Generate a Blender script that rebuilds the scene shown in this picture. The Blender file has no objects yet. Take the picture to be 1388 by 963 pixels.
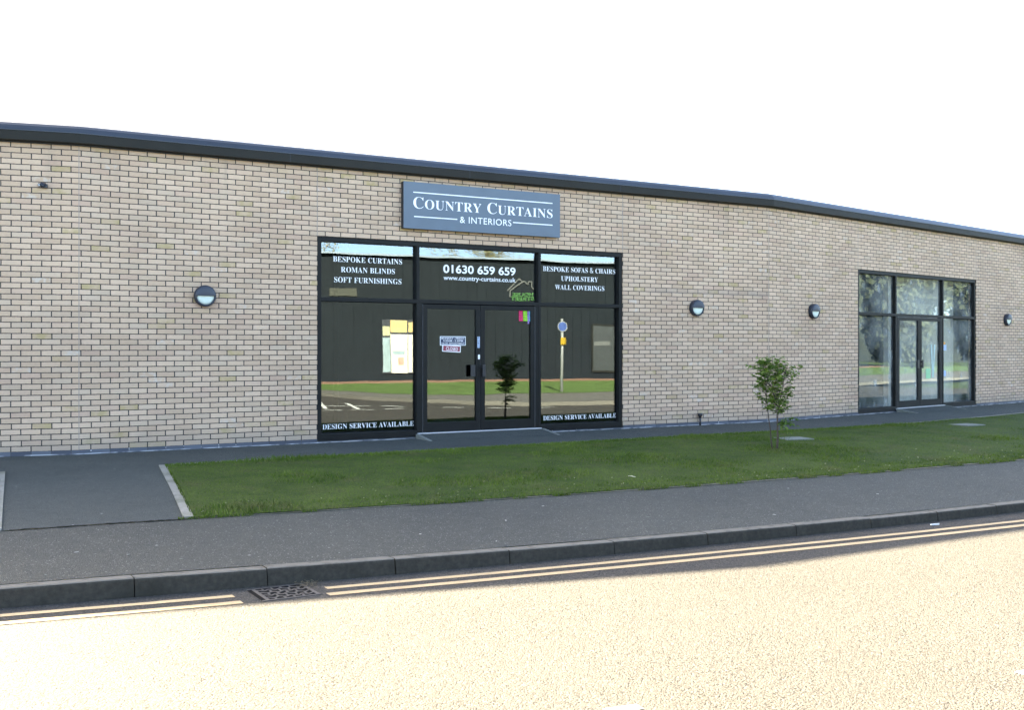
import bpy, bmesh, math, random
import numpy as np
from mathutils import Vector, Matrix

R = math.radians
sc = bpy.context.scene
col = sc.collection
random.seed(7)
rng = np.random.default_rng(11)

# ------------------------------------------------------------------ camera
cam_d = bpy.data.cameras.new("camera")
cam = bpy.data.objects.new("camera", cam_d)
col.objects.link(cam)
cam.location = (0.0, 0.0, 1.4175)
cam.rotation_euler = (R(90), 0, 0)
cam_d.sensor_width = 36.0
cam_d.lens = 36.0 * 1440.0 / 1388.0
cam_d.shift_y = -9.5 / 1388.0
cam_d.clip_start = 0.05
cam_d.clip_end = 3000.0
sc.camera = cam

# ------------------------------------------------------------------ sky, sun, exposure
SUN_V = Vector((8.0, -5.4, -4.85)).normalized()          # the way the sunlight travels
world = bpy.data.worlds.new("World")
sc.world = world
world.use_nodes = True
wn = world.node_tree
sky = wn.nodes.new("ShaderNodeTexSky")
sky.sky_type = 'NISHITA'
sky.sun_disc = False
sky.sun_elevation = math.asin(-SUN_V.z)
sky.sun_rotation = math.atan2(-SUN_V.x, -SUN_V.y)
sky.air_density = 0.45
sky.dust_density = 1.5
wn.links.new(sky.outputs[0], wn.nodes["Background"].inputs[0])
wn.nodes["Background"].inputs[1].default_value = 0.09
sun_d = bpy.data.lights.new("sun", 'SUN')
sun_d.energy = 4.6
sun_d.angle = R(0.5)
sun_d.color = (1.0, 0.95, 0.86)
sun = bpy.data.objects.new("sun", sun_d)
col.objects.link(sun)
sun.rotation_euler = SUN_V.to_track_quat('-Z', 'Y').to_euler()
sun.location = (-30, 20, 30)
sc.view_settings.view_transform = 'Standard'
sc.view_settings.look = 'None'
sc.view_settings.gamma = 1.0
sc.view_settings.use_curve_mapping = False
sc.view_settings.exposure = 4.3
sc.view_settings.use_white_balance = True            # the camera balanced for open shade
sc.view_settings.white_balance_temperature = 8000
sc.view_settings.white_balance_tint = 5

# ------------------------------------------------------------------ node helper
class Mat:
    def __init__(s, name, base=(.5, .5, .5), rough=.6, spec=.5, metal=0.0):
        s.m = bpy.data.materials.new(name)
        s.m.use_nodes = True
        s.nt = s.m.node_tree
        s.b = s.nt.nodes["Principled BSDF"]
        s.b.inputs["Base Color"].default_value = (*base, 1)
        s.b.inputs["Roughness"].default_value = rough
        s.b.inputs["Specular IOR Level"].default_value = spec
        s.b.inputs["Metallic"].default_value = metal
        s.out = s.nt.nodes["Material Output"]
    def n(s, t, **kw):
        nd = s.nt.nodes.new(t)
        for k, v in kw.items():
            setattr(nd, k, v)
        return nd
    def put(s, sock, v):
        if hasattr(v, "is_output"):
            s.nt.links.new(v, sock)
        elif isinstance(v, (tuple, list)) and len(v) == 3 and len(sock.default_value) == 4:
            sock.default_value = (*v, 1)
        else:
            sock.default_value = v
    def math(s, op, a, b=0.0, c=0.0, clamp=False):
        nd = s.n("ShaderNodeMath", operation=op, use_clamp=clamp)
        for i, v in enumerate((a, b, c)):
            s.put(nd.inputs[i], v)
        return nd.outputs[0]
    def ramp(s, v, lo, hi):           # linear 0..1 between lo and hi
        nd = s.n("ShaderNodeMapRange")
        s.put(nd.inputs[0], v); s.put(nd.inputs[1], lo); s.put(nd.inputs[2], hi)
        return nd.outputs[0]
    def mix(s, f, a, b, mode='MIX'):
        nd = s.n("ShaderNodeMix", data_type='RGBA', blend_type=mode)
        s.put(nd.inputs[0], f); s.put(nd.inputs[6], a); s.put(nd.inputs[7], b)
        return nd.outputs[2]
    def pos(s):
        return s.n("ShaderNodeNewGeometry").outputs["Position"]
    def uv(s):
        return s.n("ShaderNodeTexCoord").outputs["UV"]
    def scale(s, v, k):
        nd = s.n("ShaderNodeVectorMath", operation='MULTIPLY')
        s.put(nd.inputs[0], v); nd.inputs[1].default_value = k
        return nd.outputs[0]
    def noise(s, v, sc_, det=3.0, ro=.55):
        nd = s.n("ShaderNodeTexNoise")
        s.put(nd.inputs["Vector"], v)
        nd.inputs["Scale"].default_value = sc_; nd.inputs["Detail"].default_value = det
        nd.inputs["Roughness"].default_value = ro
        return nd.outputs["Fac"]
    def voro(s, v, sc_, out="Distance", feature='F1'):
        nd = s.n("ShaderNodeTexVoronoi", feature=feature)
        s.put(nd.inputs["Vector"], v); nd.inputs["Scale"].default_value = sc_
        return nd.outputs[out]
    def base(s, v):
        s.put(s.b.inputs["Base Color"], v)
    def rough(s, v):
        s.put(s.b.inputs["Roughness"], v)
    def bump(s, h, strength=.5, dist=.01):
        nd = s.n("ShaderNodeBump")
        nd.inputs["Strength"].default_value = strength; nd.inputs["Distance"].default_value = dist
        s.put(nd.inputs["Height"], h)
        s.nt.links.new(nd.outputs[0], s.b.inputs["Normal"])
        return nd

def simple(name, base, rough=.6, spec=.5, var=.12, scale=6.0, metal=0.0, bump=0.0):
    """a painted / plain surface with a little uneven wear of its own"""
    m = Mat(name, base, rough, spec, metal)
    p = m.pos()
    f = m.noise(p, scale, 4.0)
    lo = tuple(c * (1 - var) for c in base); hi = tuple(min(1, c * (1 + var)) for c in base)
    m.base(m.mix(m.ramp(f, .3, .7), lo, hi))
    m.rough(m.math('ADD', rough - .06, m.math('MULTIPLY', m.noise(p, scale * 4), .12)))
    if bump:
        m.bump(m.noise(p, scale * 12), bump, .004)
    return m.m

# ---------------- brick: real 75 mm courses, 247 mm stretchers, dark recessed joints
def brick_material():
    m = Mat("buff_brick", (.4, .36, .31), .85, .25)
    uv = m.uv()
    sx = m.n("ShaderNodeSeparateXYZ"); m.put(sx.inputs[0], uv)
    wob = m.math('MULTIPLY', m.math('SUBTRACT', m.noise(uv, 14, 2), .5), .006)
    u = m.math('DIVIDE', m.math('ADD', sx.outputs[0], wob), .24696)
    v = m.math('DIVIDE', m.math('ADD', m.math('SUBTRACT', sx.outputs[1], .035), wob), .075)
    row = m.math('FLOOR', v)
    odd = m.math('MULTIPLY', m.math('FLOORED_MODULO', row, 2.0), .5)
    jit = m.n("ShaderNodeTexWhiteNoise", noise_dimensions='1D'); m.put(jit.inputs["W"], row)
    u2 = m.math('ADD', u, m.math('ADD', odd, m.math('MULTIPLY', m.math('SUBTRACT', jit.outputs[0], .5), .05)))
    cu = m.math('FLOOR', u2)
    fu = m.math('FRACT', u2); fv = m.math('FRACT', v)
    du = m.math('MULTIPLY', m.math('MINIMUM', fu, m.math('SUBTRACT', 1.0, fu)), .24696)
    dv = m.math('MULTIPLY', m.math('MINIMUM', fv, m.math('SUBTRACT', 1.0, fv)), .075)
    cid = m.n("ShaderNodeCombineXYZ"); m.put(cid.inputs[0], cu); m.put(cid.inputs[1], row)
    wn_ = m.n("ShaderNodeTexWhiteNoise", noise_dimensions='2D'); m.put(wn_.inputs["Vector"], cid.outputs[0])
    rs = m.n("ShaderNodeSeparateColor"); m.put(rs.inputs[0], wn_.outputs["Color"])
    r1, r2, r3 = rs.outputs
    # joints, with a slightly chipped edge
    edge = m.math('MULTIPLY', m.math('SUBTRACT', m.noise(uv, 55, 3), .5), .006)
    fu_ = m.ramp(m.math('ADD', du, edge), .0052, .0086)
    fv_ = m.ramp(m.math('ADD', dv, edge), .0038, .0068)
    face = m.math('MULTIPLY', fu_, fv_)
    # brick colour
    c = m.mix(r1, (.545, .386, .262), (.655, .476, .335))
    c = m.mix(m.math('MULTIPLY', m.ramp(r2, .8, 1.0), .4), c, (.50, .325, .245))      # pinkish ones
    c = m.mix(m.math('MULTIPLY', m.ramp(r2, .25, .0), .5), c, (.53, .42, .31))         # greyer ones
    blot = m.ramp(m.noise(uv, 9, 2), .42, .62)
    yel = m.math('MULTIPLY', m.ramp(r3, .945, .96), m.math('ADD', .25, m.math('MULTIPLY', blot, .6)))
    c = m.mix(yel, c, (.46, .35, .17))                                               # a few with a sandy yellow patch
    wht = m.math('MULTIPLY', m.ramp(r3, .035, .02), m.math('MULTIPLY', m.ramp(m.noise(uv, 13, 2), .45, .62), .6))
    c = m.mix(wht, c, (.62, .55, .46))
    drag = m.noise(m.scale(uv, (1, 7, 1)), 22, 4)
    c = m.mix(m.ramp(drag, .3, .75), m.mix(1.0, c, (.86, .86, .86), 'MULTIPLY'), m.mix(1.0, c, (1.08, 1.08, 1.08), 'MULTIPLY'))
    big = m.noise(uv, .7, 3)
    c = m.mix(m.ramp(big, .3, .7), m.mix(1.0, c, (.86, .85, .85), 'MULTIPLY'), c)
    # crumbly dark pick marks near lower edges
    chip = m.math('MULTIPLY', m.ramp(m.noise(uv, 40, 3), .62, .7), m.ramp(fv, .35, .05))
    c = m.mix(m.math('MULTIPLY', chip, .55), c, (.16, .14, .125))
    # faint rain streaks below the roof edge and a damp, darker foot
    run = m.math('MULTIPLY', m.ramp(m.noise(m.scale(uv, (1, .06, 1)), 5.0, 4, .6), .55, .72), m.ramp(sx.outputs[1], 2.9, 4.1))
    c = m.mix(m.math('MULTIPLY', run, .30), c, (.20, .17, .14))
    foot = m.math('MULTIPLY', m.ramp(m.math('ADD', sx.outputs[1], m.math('MULTIPLY', m.noise(uv, 2.5, 4), -.35)), .12, -.10), .45)
    c = m.mix(foot, c, (.27, .235, .19))
    mort = m.mix(m.noise(uv, 30, 3), (.026, .025, .024), (.052, .048, .045))
    c = m.mix(face, mort, c)
    # old sooty run-off band between the shopfront and the fold
    st = m.math('MULTIPLY', m.ramp(sx.outputs[0], 5.9, 6.5), m.ramp(sx.outputs[0], 9.35, 9.1))
    wv = m.math('ADD', sx.outputs[1], m.math('MULTIPLY', m.math('SUBTRACT', m.noise(uv, 3.0, 3), .5), .05))
    st = m.math('MULTIPLY', st, m.math('MULTIPLY', m.ramp(wv, 2.39, 2.44), m.ramp(wv, 2.53, 2.48)))
    c = m.mix(m.math('MULTIPLY', st, m.math('MULTIPLY', m.noise(uv, 6, 4), .55)), c, (.17, .155, .145))
    m.base(c)
    h = m.math('ADD', m.math('MULTIPLY', face, 1.0), m.math('ADD', m.math('MULTIPLY', drag, .10), m.math('MULTIPLY', m.noise(uv, 90, 2), .08)))
    m.bump(h, .6, .005)
    return m.m

def plinth_material():
    m = Mat("blue_engineering_brick", (.06, .07, .09), .5, .5)
    uv = m.uv()
    sx = m.n("ShaderNodeSeparateXYZ"); m.put(sx.inputs[0], uv)
    u = m.math('DIVIDE', sx.outputs[0], .24696)
    cu = m.math('FLOOR', u); fu = m.math('FRACT', u)
    w = m.n("ShaderNodeTexWhiteNoise", noise_dimensions='1D'); m.put(w.inputs["W"], cu)
    du = m.math('MULTIPLY', m.math('MINIMUM', fu, m.math('SUBTRACT', 1.0, fu)), .247)
    c = m.mix(w.outputs[0], (.045, .052, .07), (.10, .115, .14))
    w2 = m.n("ShaderNodeTexWhiteNoise", noise_dimensions='1D'); m.put(w2.inputs["W"], m.math('FLOOR', m.math('ADD', u, .5)))
    salt = m.math('MULTIPLY', m.ramp(w2.outputs[0], .45, .5), m.ramp(m.noise(uv, 26, 2), .5, .62))
    joint = m.ramp(du, .006, .004)
    c = m.mix(joint, c, m.mix(salt, (.05, .05, .052), (.62, .62, .62)))
    low = m.math('MULTIPLY', m.ramp(sx.outputs[1], -.004, -.012), m.ramp(m.noise(uv, 3, 3), .42, .55))
    c = m.mix(m.math('MULTIPLY', low, .75), c, (.5, .52, .54))
    m.base(c)
    return m.m

def asphalt_material(name, lo, hi, speck=.25, chips=120.0, light=(.42, .41, .38), rough=.85, patch=.5, lightness=.93):
    m = Mat(name, lo, rough, .35)
    p = m.pos()
    cell = m.n("ShaderNodeTexVoronoi"); m.put(cell.inputs["Vector"], p); cell.inputs["Scale"].default_value = chips
    cs = m.n("ShaderNodeSeparateColor"); m.put(cs.inputs[0], cell.outputs["Color"])
    d = cell.outputs["Distance"]
    c = m.mix(cs.outputs[0], lo, hi)
    c = m.mix(m.math('MULTIPLY', m.ramp(cs.outputs[1], lightness, 1.0), speck), c, light)
    gap = m.ramp(d, .42, .72)
    c = m.mix(m.math('MULTIPLY', gap, .55), c, tuple(x * .35 for x in lo))
    big = m.noise(p, .55, 4); mid = m.noise(p, 3.2, 4)
    k = m.math('ADD', m.math('MULTIPLY', m.ramp(big, .3, .7), .6), m.math('MULTIPLY', m.ramp(mid, .3, .7), .4))
    fine = m.ramp(m.noise(p, 11, 4, .65), .35, .65)
    c = m.mix(fine, m.mix(1.0, c, (.84, .84, .85), 'MULTIPLY'), c)
    c = m.mix(k, m.mix(patch + .25, c, (.62, .64, .66), 'MULTIPLY'), c)
    # dropped chewing gum and pale grit
    g = m.n("ShaderNodeTexVoronoi"); m.put(g.inputs["Vector"], p); g.inputs["Scale"].default_value = 3.4
    gc = m.n("ShaderNodeSeparateColor"); m.put(gc.inputs[0], g.outputs["Color"])
    gum = m.math('MULTIPLY', m.ramp(g.outputs["Distance"], .055, .04), m.ramp(gc.outputs[0], .55, .6))
    c = m.mix(m.math('MULTIPLY', gum, .5 if speck > .1 else 0.0), c, (.36, .36, .35))
    m.base(c)
    h = m.math('SUBTRACT', m.math('MULTIPLY', m.noise(p, chips * .6, 3), .5), gap)
    m.bump(h, .6, .006)
    return m.m

def road_material():
    m = Mat("worn_chipping_road", (.2, .19, .17), .92, .12)
    p = m.pos()
    def chips(scale):
        v = m.n("ShaderNodeTexVoronoi"); m.put(v.inputs["Vector"], p); v.inputs["Scale"].default_value = scale
        s_ = m.n("ShaderNodeSeparateColor"); m.put(s_.inputs[0], v.outputs["Color"])
        return v.outputs["Distance"], s_.outputs
    d, cc = chips(84.0)
    c = m.mix(cc[0], (.060, .055, .048), (.084, .078, .069))
    c = m.mix(m.math('MULTIPLY', m.ramp(cc[1], .8, 1.0), .6), c, (.15, .138, .12))
    c = m.mix(m.math('MULTIPLY', m.ramp(cc[2], .83, .9), .85), c, (.055, .052, .05))
    gap = m.ramp(d, .5, .72)
    pit = m.ramp(m.math('ADD', m.noise(p, 46, 3, .6), m.math('MULTIPLY', m.math('SUBTRACT', m.noise(p, .9, 3), .5), .25)), .50, .60)
    dark = m.math('MULTIPLY', gap, m.math('ADD', .10, m.math('MULTIPLY', pit, .9)))
    c = m.mix(m.math('MULTIPLY', dark, .9), c, (.022, .02, .018))
    c = m.mix(m.math('MULTIPLY', m.ramp(m.noise(p, 60, 2, .5), .66, .70), .85), c, (.02, .018, .016))
    big = m.noise(p, .45, 4)
    c = m.mix(m.ramp(big, .35, .7), m.mix(1.0, c, (.88, .88, .88), 'MULTIPLY'), c)
    m.base(c)
    h = m.math('SUBTRACT', m.math('MULTIPLY', m.noise(p, 60, 3), .4), m.math('ADD', gap, m.math('MULTIPLY', pit, .5)))
    m.bump(h, .7, .007)
    return m.m

def concrete_material(name, base, dirt=(.12, .13, .10), k=.5):
    m = Mat(name, base, .85, .3)
    p = m.pos()
    c = m.mix(m.ramp(m.noise(p, 28, 4), .3, .7), tuple(x * .8 for x in base), tuple(x * 1.12 for x in base))
    c = m.mix(m.math('MULTIPLY', m.ramp(m.noise(p, 2.4, 5, .65), .45, .7), k), c, dirt)
    m.base(c)
    m.bump(m.noise(p, 120, 3), .4, .004)
    return m.m

def grass_material(name, blade):
    m = Mat(name, (.05, .09, .03), .8, .1)
    p = m.pos()
    a = m.noise(p, .9, 4); b = m.noise(p, 4.5, 3)
    k = m.math('ADD', m.math('MULTIPLY', m.ramp(a, .32, .68), .55), m.math('MULTIPLY', m.ramp(b, .3, .7), .45))
    c = m.mix(k, (.042, .078, .011), (.118, .166, .028))
    dry = m.math('MULTIPLY', m.ramp(m.noise(p, 1.7, 5, .65), .54, .70), .75)
    c = m.mix(dry, c, (.13, .125, .05))
    if blade:
        rn = m.n("ShaderNodeNewGeometry").outputs["Random Per Island"]
        c = m.mix(m.math('MULTIPLY', m.ramp(rn, .9, 1.0), .6), c, (.17, .16, .075))
        c = m.mix(m.ramp(rn, 0, 1), m.mix(1.0, c, (.72, .75, .72), 'MULTIPLY'), m.mix(1.0, c, (1.2, 1.2, 1.15), 'MULTIPLY'))
    else:
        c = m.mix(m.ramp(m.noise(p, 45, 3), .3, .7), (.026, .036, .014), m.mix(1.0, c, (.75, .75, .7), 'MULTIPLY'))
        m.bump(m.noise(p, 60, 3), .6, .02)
    m.base(c)
    return m.m

def leaf_material(name, a, b, tip):
    m = Mat(name, a, .5, .35)
    p = m.pos()
    rn = m.n("ShaderNodeNewGeometry").outputs["Random Per Island"]
    c = m.mix(rn, a, b)
    c = m.mix(m.math('MULTIPLY', m.ramp(m.noise(p, 3.0, 2), .45, .65), .5), c, tip)
    m.base(c)
    tr = m.n("ShaderNodeBsdfTranslucent"); m.put(tr.inputs[0], m.mix(1.0, c, (1.2, 1.25, .7), 'MULTIPLY'))
    mx = m.n("ShaderNodeMixShader"); mx.inputs[0].default_value = .3
    m.nt.links.new(m.b.outputs[0], mx.inputs[1]); m.nt.links.new(tr.outputs[0], mx.inputs[2])
    m.nt.links.new(mx.outputs[0], m.out.inputs[0])
    return m.m

def glass_material(name, tint=.75, film=0.0, wave=1.0, ior=1.95):
    """thin window glass: Fresnel mirror over clear, a little wavy; film adds smeared dust"""
    m = Mat(name)
    m.nt.nodes.remove(m.b)
    p = m.pos()
    bp = m.n("ShaderNodeBump"); bp.inputs["Strength"].default_value = 1.0; bp.inputs["Distance"].default_value = .0006 * wave
    m.put(bp.inputs["Height"], m.noise(p, 1.25, 1.0))
    fr = m.n("ShaderNodeFresnel"); bf = m.n("ShaderNodeNewGeometry").outputs["Backfacing"]      # thin pane: the same reflectance from inside the sheet
    m.put(fr.inputs["IOR"], m.math('ADD', ior, m.math('MULTIPLY', bf, 1.0 / ior - ior)))
    gl = m.n("ShaderNodeBsdfGlossy"); gl.inputs["Roughness"].default_value = 0.0
    gl.inputs["Color"].default_value = (.82, .94, 1.0, 1)      # solar-control tint
    m.nt.links.new(bp.outputs[0], gl.inputs["Normal"])
    tp = m.n("ShaderNodeBsdfTransparent"); tp.inputs[0].default_value = (tint, tint * 1.03, tint * 1.02, 1)
    mx = m.n("ShaderNodeMixShader")
    m.nt.links.new(fr.outputs[0], mx.inputs[0])
    m.nt.links.new(tp.outputs[0], mx.inputs[1]); m.nt.links.new(gl.outputs[0], mx.inputs[2])
    res = mx.outputs[0]
    if film:
        uv = m.uv()
        w1 = m.noise(uv, 1.3, 3, .55)
        warp = m.n("ShaderNodeVectorMath", operation='MULTIPLY_ADD')
        nz_ = m.n("ShaderNodeTexNoise"); m.put(nz_.inputs["Vector"], uv); nz_.inputs["Scale"].default_value = 7.0
        m.put(warp.inputs[0], nz_.outputs["Color"]); warp.inputs[1].default_value = (.12, .16, 0); m.put(warp.inputs[2], uv)
        dab = m.n("ShaderNodeTexVoronoi"); m.put(dab.inputs["Vector"], m.scale(warp.outputs[0], (1.0, .62, 1))); dab.inputs["Scale"].default_value = 6.5
        on = m.n("ShaderNodeSeparateColor"); m.put(on.inputs[0], dab.outputs["Color"])
        blob = m.math('MULTIPLY', m.ramp(dab.outputs["Distance"], .46, .18), m.ramp(on.outputs[0], .55, .95))
        blob = m.math('MULTIPLY', blob, m.ramp(w1, .35, .6))
        amt = m.math('ADD', m.math('MULTIPLY', m.ramp(w1, .3, .75), film * .75), m.math('MULTIPLY', blob, film * 1.1), clamp=True)
        df = m.n("ShaderNodeBsdfDiffuse"); df.inputs[0].default_value = (.52, .55, .52, 1)
        mx2 = m.n("ShaderNodeMixShader")
        m.nt.links.new(amt, mx2.inputs[0]); m.nt.links.new(res, mx2.inputs[1]); m.nt.links.new(df.outputs[0], mx2.inputs[2])
        res = mx2.outputs[0]
    m.nt.links.new(res, m.out.inputs[0])
    return m.m

M = {}
M['brick'] = brick_material()
M['plinth'] = plinth_material()
M['joint'] = simple("joint_sealant", (.30, .255, .215), .8, .3)
M['coping'] = simple("anthracite_coping_sheet", (.018, .025, .036), .36, .5, .15, 2.0)
M['fascia'] = simple("anthracite_fascia", (.020, .019, .015), .55, .15, .12, 2.0)
M['soffit'] = simple("dark_soffit", (.022, .025, .03), .6, .4)
M['frame'] = simple("anthracite_aluminium_frame", (.012, .0125, .0115), .5, .14, .15, 5.0)
M['gasket'] = simple("black_rubber_gasket", (.008, .009, .010), .7, .3)
M['metal'] = simple("brushed_aluminium", (.55, .57, .60), .35, .5, .12, 9.0, .6)
M['strip'] = simple("dull_grey_weather_strip", (.10, .105, .11), .6, .3)
M['black'] = simple("black_powder_coat", (.012, .013, .016), .45, .5)
M['bluegrey'] = simple("blue_grey_sign_paint", (.112, .148, .182), .5, .3, .05, 3.0)
M['signedge'] = simple("dark_sign_return", (.02, .024, .03), .5, .4)
M['white'] = simple("white_vinyl_lettering", (.82, .84, .84), .5, .4, .04)
M['glass'] = glass_material("clear_shop_glass", .58)
M['dusty'] = glass_material("smeared_dusty_glass", .95, .30, 1.0, 1.5)
M['bezel'] = simple("navy_black_lamp_casting", (.016, .022, .034), .4, .5)
M['lens'] = simple("opal_lamp_diffuser", (.62, .72, .64), .35, .5, .05, 20.0)
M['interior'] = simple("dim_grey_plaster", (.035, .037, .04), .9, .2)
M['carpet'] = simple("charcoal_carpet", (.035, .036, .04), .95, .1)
M['pale_wall'] = simple("pale_partition_plaster", (.52, .475, .42), .85, .2, .14, 1.1)
M['path'] = asphalt_material("old_tarmac_path", (.056, .063, .056), (.084, .093, .083), .2, 130.0)
M['pave'] = asphalt_material("grey_tarmac_pavement", (.054, .055, .046), (.084, .085, .071), .6, 105.0, lightness=.955)
M['road'] = road_material()
def kerb_material():
    m = Mat("dirty_concrete_kerb", (.06, .055, .048), .88, .2)
    p = m.pos()
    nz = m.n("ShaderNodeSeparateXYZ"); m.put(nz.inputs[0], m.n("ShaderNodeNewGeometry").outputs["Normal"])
    worn_lit = m.math('MULTIPLY', m.ramp(m.math('ABSOLUTE', nz.outputs[2]), .45, .9), m.ramp(m.noise(p, 9, 4, .6), .2, .5))
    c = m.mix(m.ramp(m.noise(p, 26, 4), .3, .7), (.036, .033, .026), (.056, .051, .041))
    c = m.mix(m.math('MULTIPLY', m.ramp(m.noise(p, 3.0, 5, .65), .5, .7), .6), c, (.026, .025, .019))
    c = m.mix(m.math('MULTIPLY', worn_lit, .85), c, (.150, .140, .120))     # worn top; its sky-lit contrast with the darker face is painted in
    m.base(c); m.bump(m.noise(p, 110, 3), .4, .004)
    return m.m
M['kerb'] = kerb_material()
M['edging'] = concrete_material("pale_concrete_edging", (.25, .235, .20), (.09, .095, .05), .75)
M['oldedging'] = concrete_material("mossy_concrete_edging", (.15, .14, .11), (.05, .055, .03), .9)
M['farpave'] = concrete_material("far_pavement_concrete", (.115, .108, .095), (.11, .105, .09), .5)
M['slab'] = concrete_material("pale_concrete_slab", (.17, .18, .16), (.10, .13, .08), .5)
M['farturf'] = simple("sunlit_far_turf", (.085, .135, .042), .9, .1, .25, 2.0)
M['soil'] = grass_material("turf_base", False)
M['grass'] = grass_material("grass_blade", True)
M['bark'] = simple("grey_brown_bark", (.07, .055, .042), .9, .2, .35, 60.0, bump=.4)
M['leaf'] = leaf_material("fresh_green_leaf", (.062, .125, .021), (.122, .205, .036), (.20, .25, .055))
M['barebark'] = simple("pale_bare_twig", (.20, .165, .11), .9, .2, .3, 5.0)
M['budleaf'] = leaf_material("sparse_spring_leaf", (.12, .125, .065), (.17, .16, .085), (.19, .18, .10))
M['denseleaf'] = leaf_material("grey_green_leaf", (.03, .042, .024), (.06, .07, .04), (.085, .085, .055))
M['cladding'] = simple("charcoal_profiled_cladding", (.006, .0092, .0125), .7, .15, .1, .8)
M['redbrick'] = simple("red_brick_edging", (.22, .125, .09), .85, .2, .3, 8.0)
M['roofsheet'] = simple("grey_blue_roof_sheet", (.16, .20, .25), .5, .4)
M['pole'] = simple("galvanised_pole", (.17, .18, .18), .45, .5, .1, 4.0)
M['signblue'] = simple("blue_sign_face", (.015, .045, .17), .4, .5)
M['yellow'] = simple("yellow_box_plastic", (.30, .19, .015), .45, .5)
M['green'] = simple("lime_green_sign", (.03, .105, .03), .5, .4)
M['housegrey'] = simple("pale_grey_sign_line", (.075, .08, .08), .5, .4)
M['cream'] = simple("cream_board_header", (.36, .28, .13), .6, .3, .06)
M['poster'] = simple("white_poster_paper", (.40, .385, .35), .6, .3, .06, 2.0)
M['posterblue'] = simple("pale_blue_poster_print", (.17, .23, .25), .6, .3, .2, 3.0)
M['posterpink'] = simple("pale_pink_poster_print", (.30, .18, .14), .6, .3, .2, 3.0)
M['pink'] = simple("pink_cloth_swatch", (.70, .05, .15), .8, .2, .08, 30.0)
M['lime'] = simple("lime_cloth_swatch", (.28, .62, .06), .8, .2, .08, 30.0)
M['purple'] = simple("mauve_cloth_swatch", (.32, .22, .50), .8, .2, .08, 30.0)
M['skyblue'] = simple("sky_blue_cloth_swatch", (.18, .50, .68), .8, .2, .08, 30.0)
M['navy'] = simple("navy_sign_face", (.012, .025, .07), .45, .5)
M['red'] = simple("dull_red_sign_face", (.24, .03, .05), .5, .4)
M['palepaper'] = simple("pale_blue_paper", (.40, .52, .68), .7, .3)
M['orange'] = simple("orange_paper", (.75, .36, .08), .7, .3)
M['aqua'] = simple("aqua_paper", (.42, .55, .50), .7, .3)
M['leafgreen'] = simple("pale_green_paper", (.30, .58, .32), .7, .3)
M['iron'] = simple("rusty_cast_iron", (.062, .054, .048), .65, .4, .3, 40.0)
M['void'] = simple("black_gully_shade", (.004, .004, .004), .9, .1)
M['twig'] = simple("dry_twig", (.12, .10, .065), .9, .2)
def paint_material(name, base):
    m = Mat(name, base, .7, .3)
    p = m.pos()
    wear = m.math('MULTIPLY', m.ramp(m.noise(p, 55, 4, .7), .52, .68), .6)
    c = m.mix(m.ramp(m.noise(p, 3, 3), .3, .7), tuple(x * .85 for x in base), base)
    m.base(m.mix(wear, c, (.12, .115, .105)))
    m.bump(m.noise(p, 90, 3), .5, .004)
    return m.m
M['yline'] = paint_material("faded_yellow_line", (.49, .355, .195))
M['wline'] = paint_material("white_road_paint", (.72, .72, .68))

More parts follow.
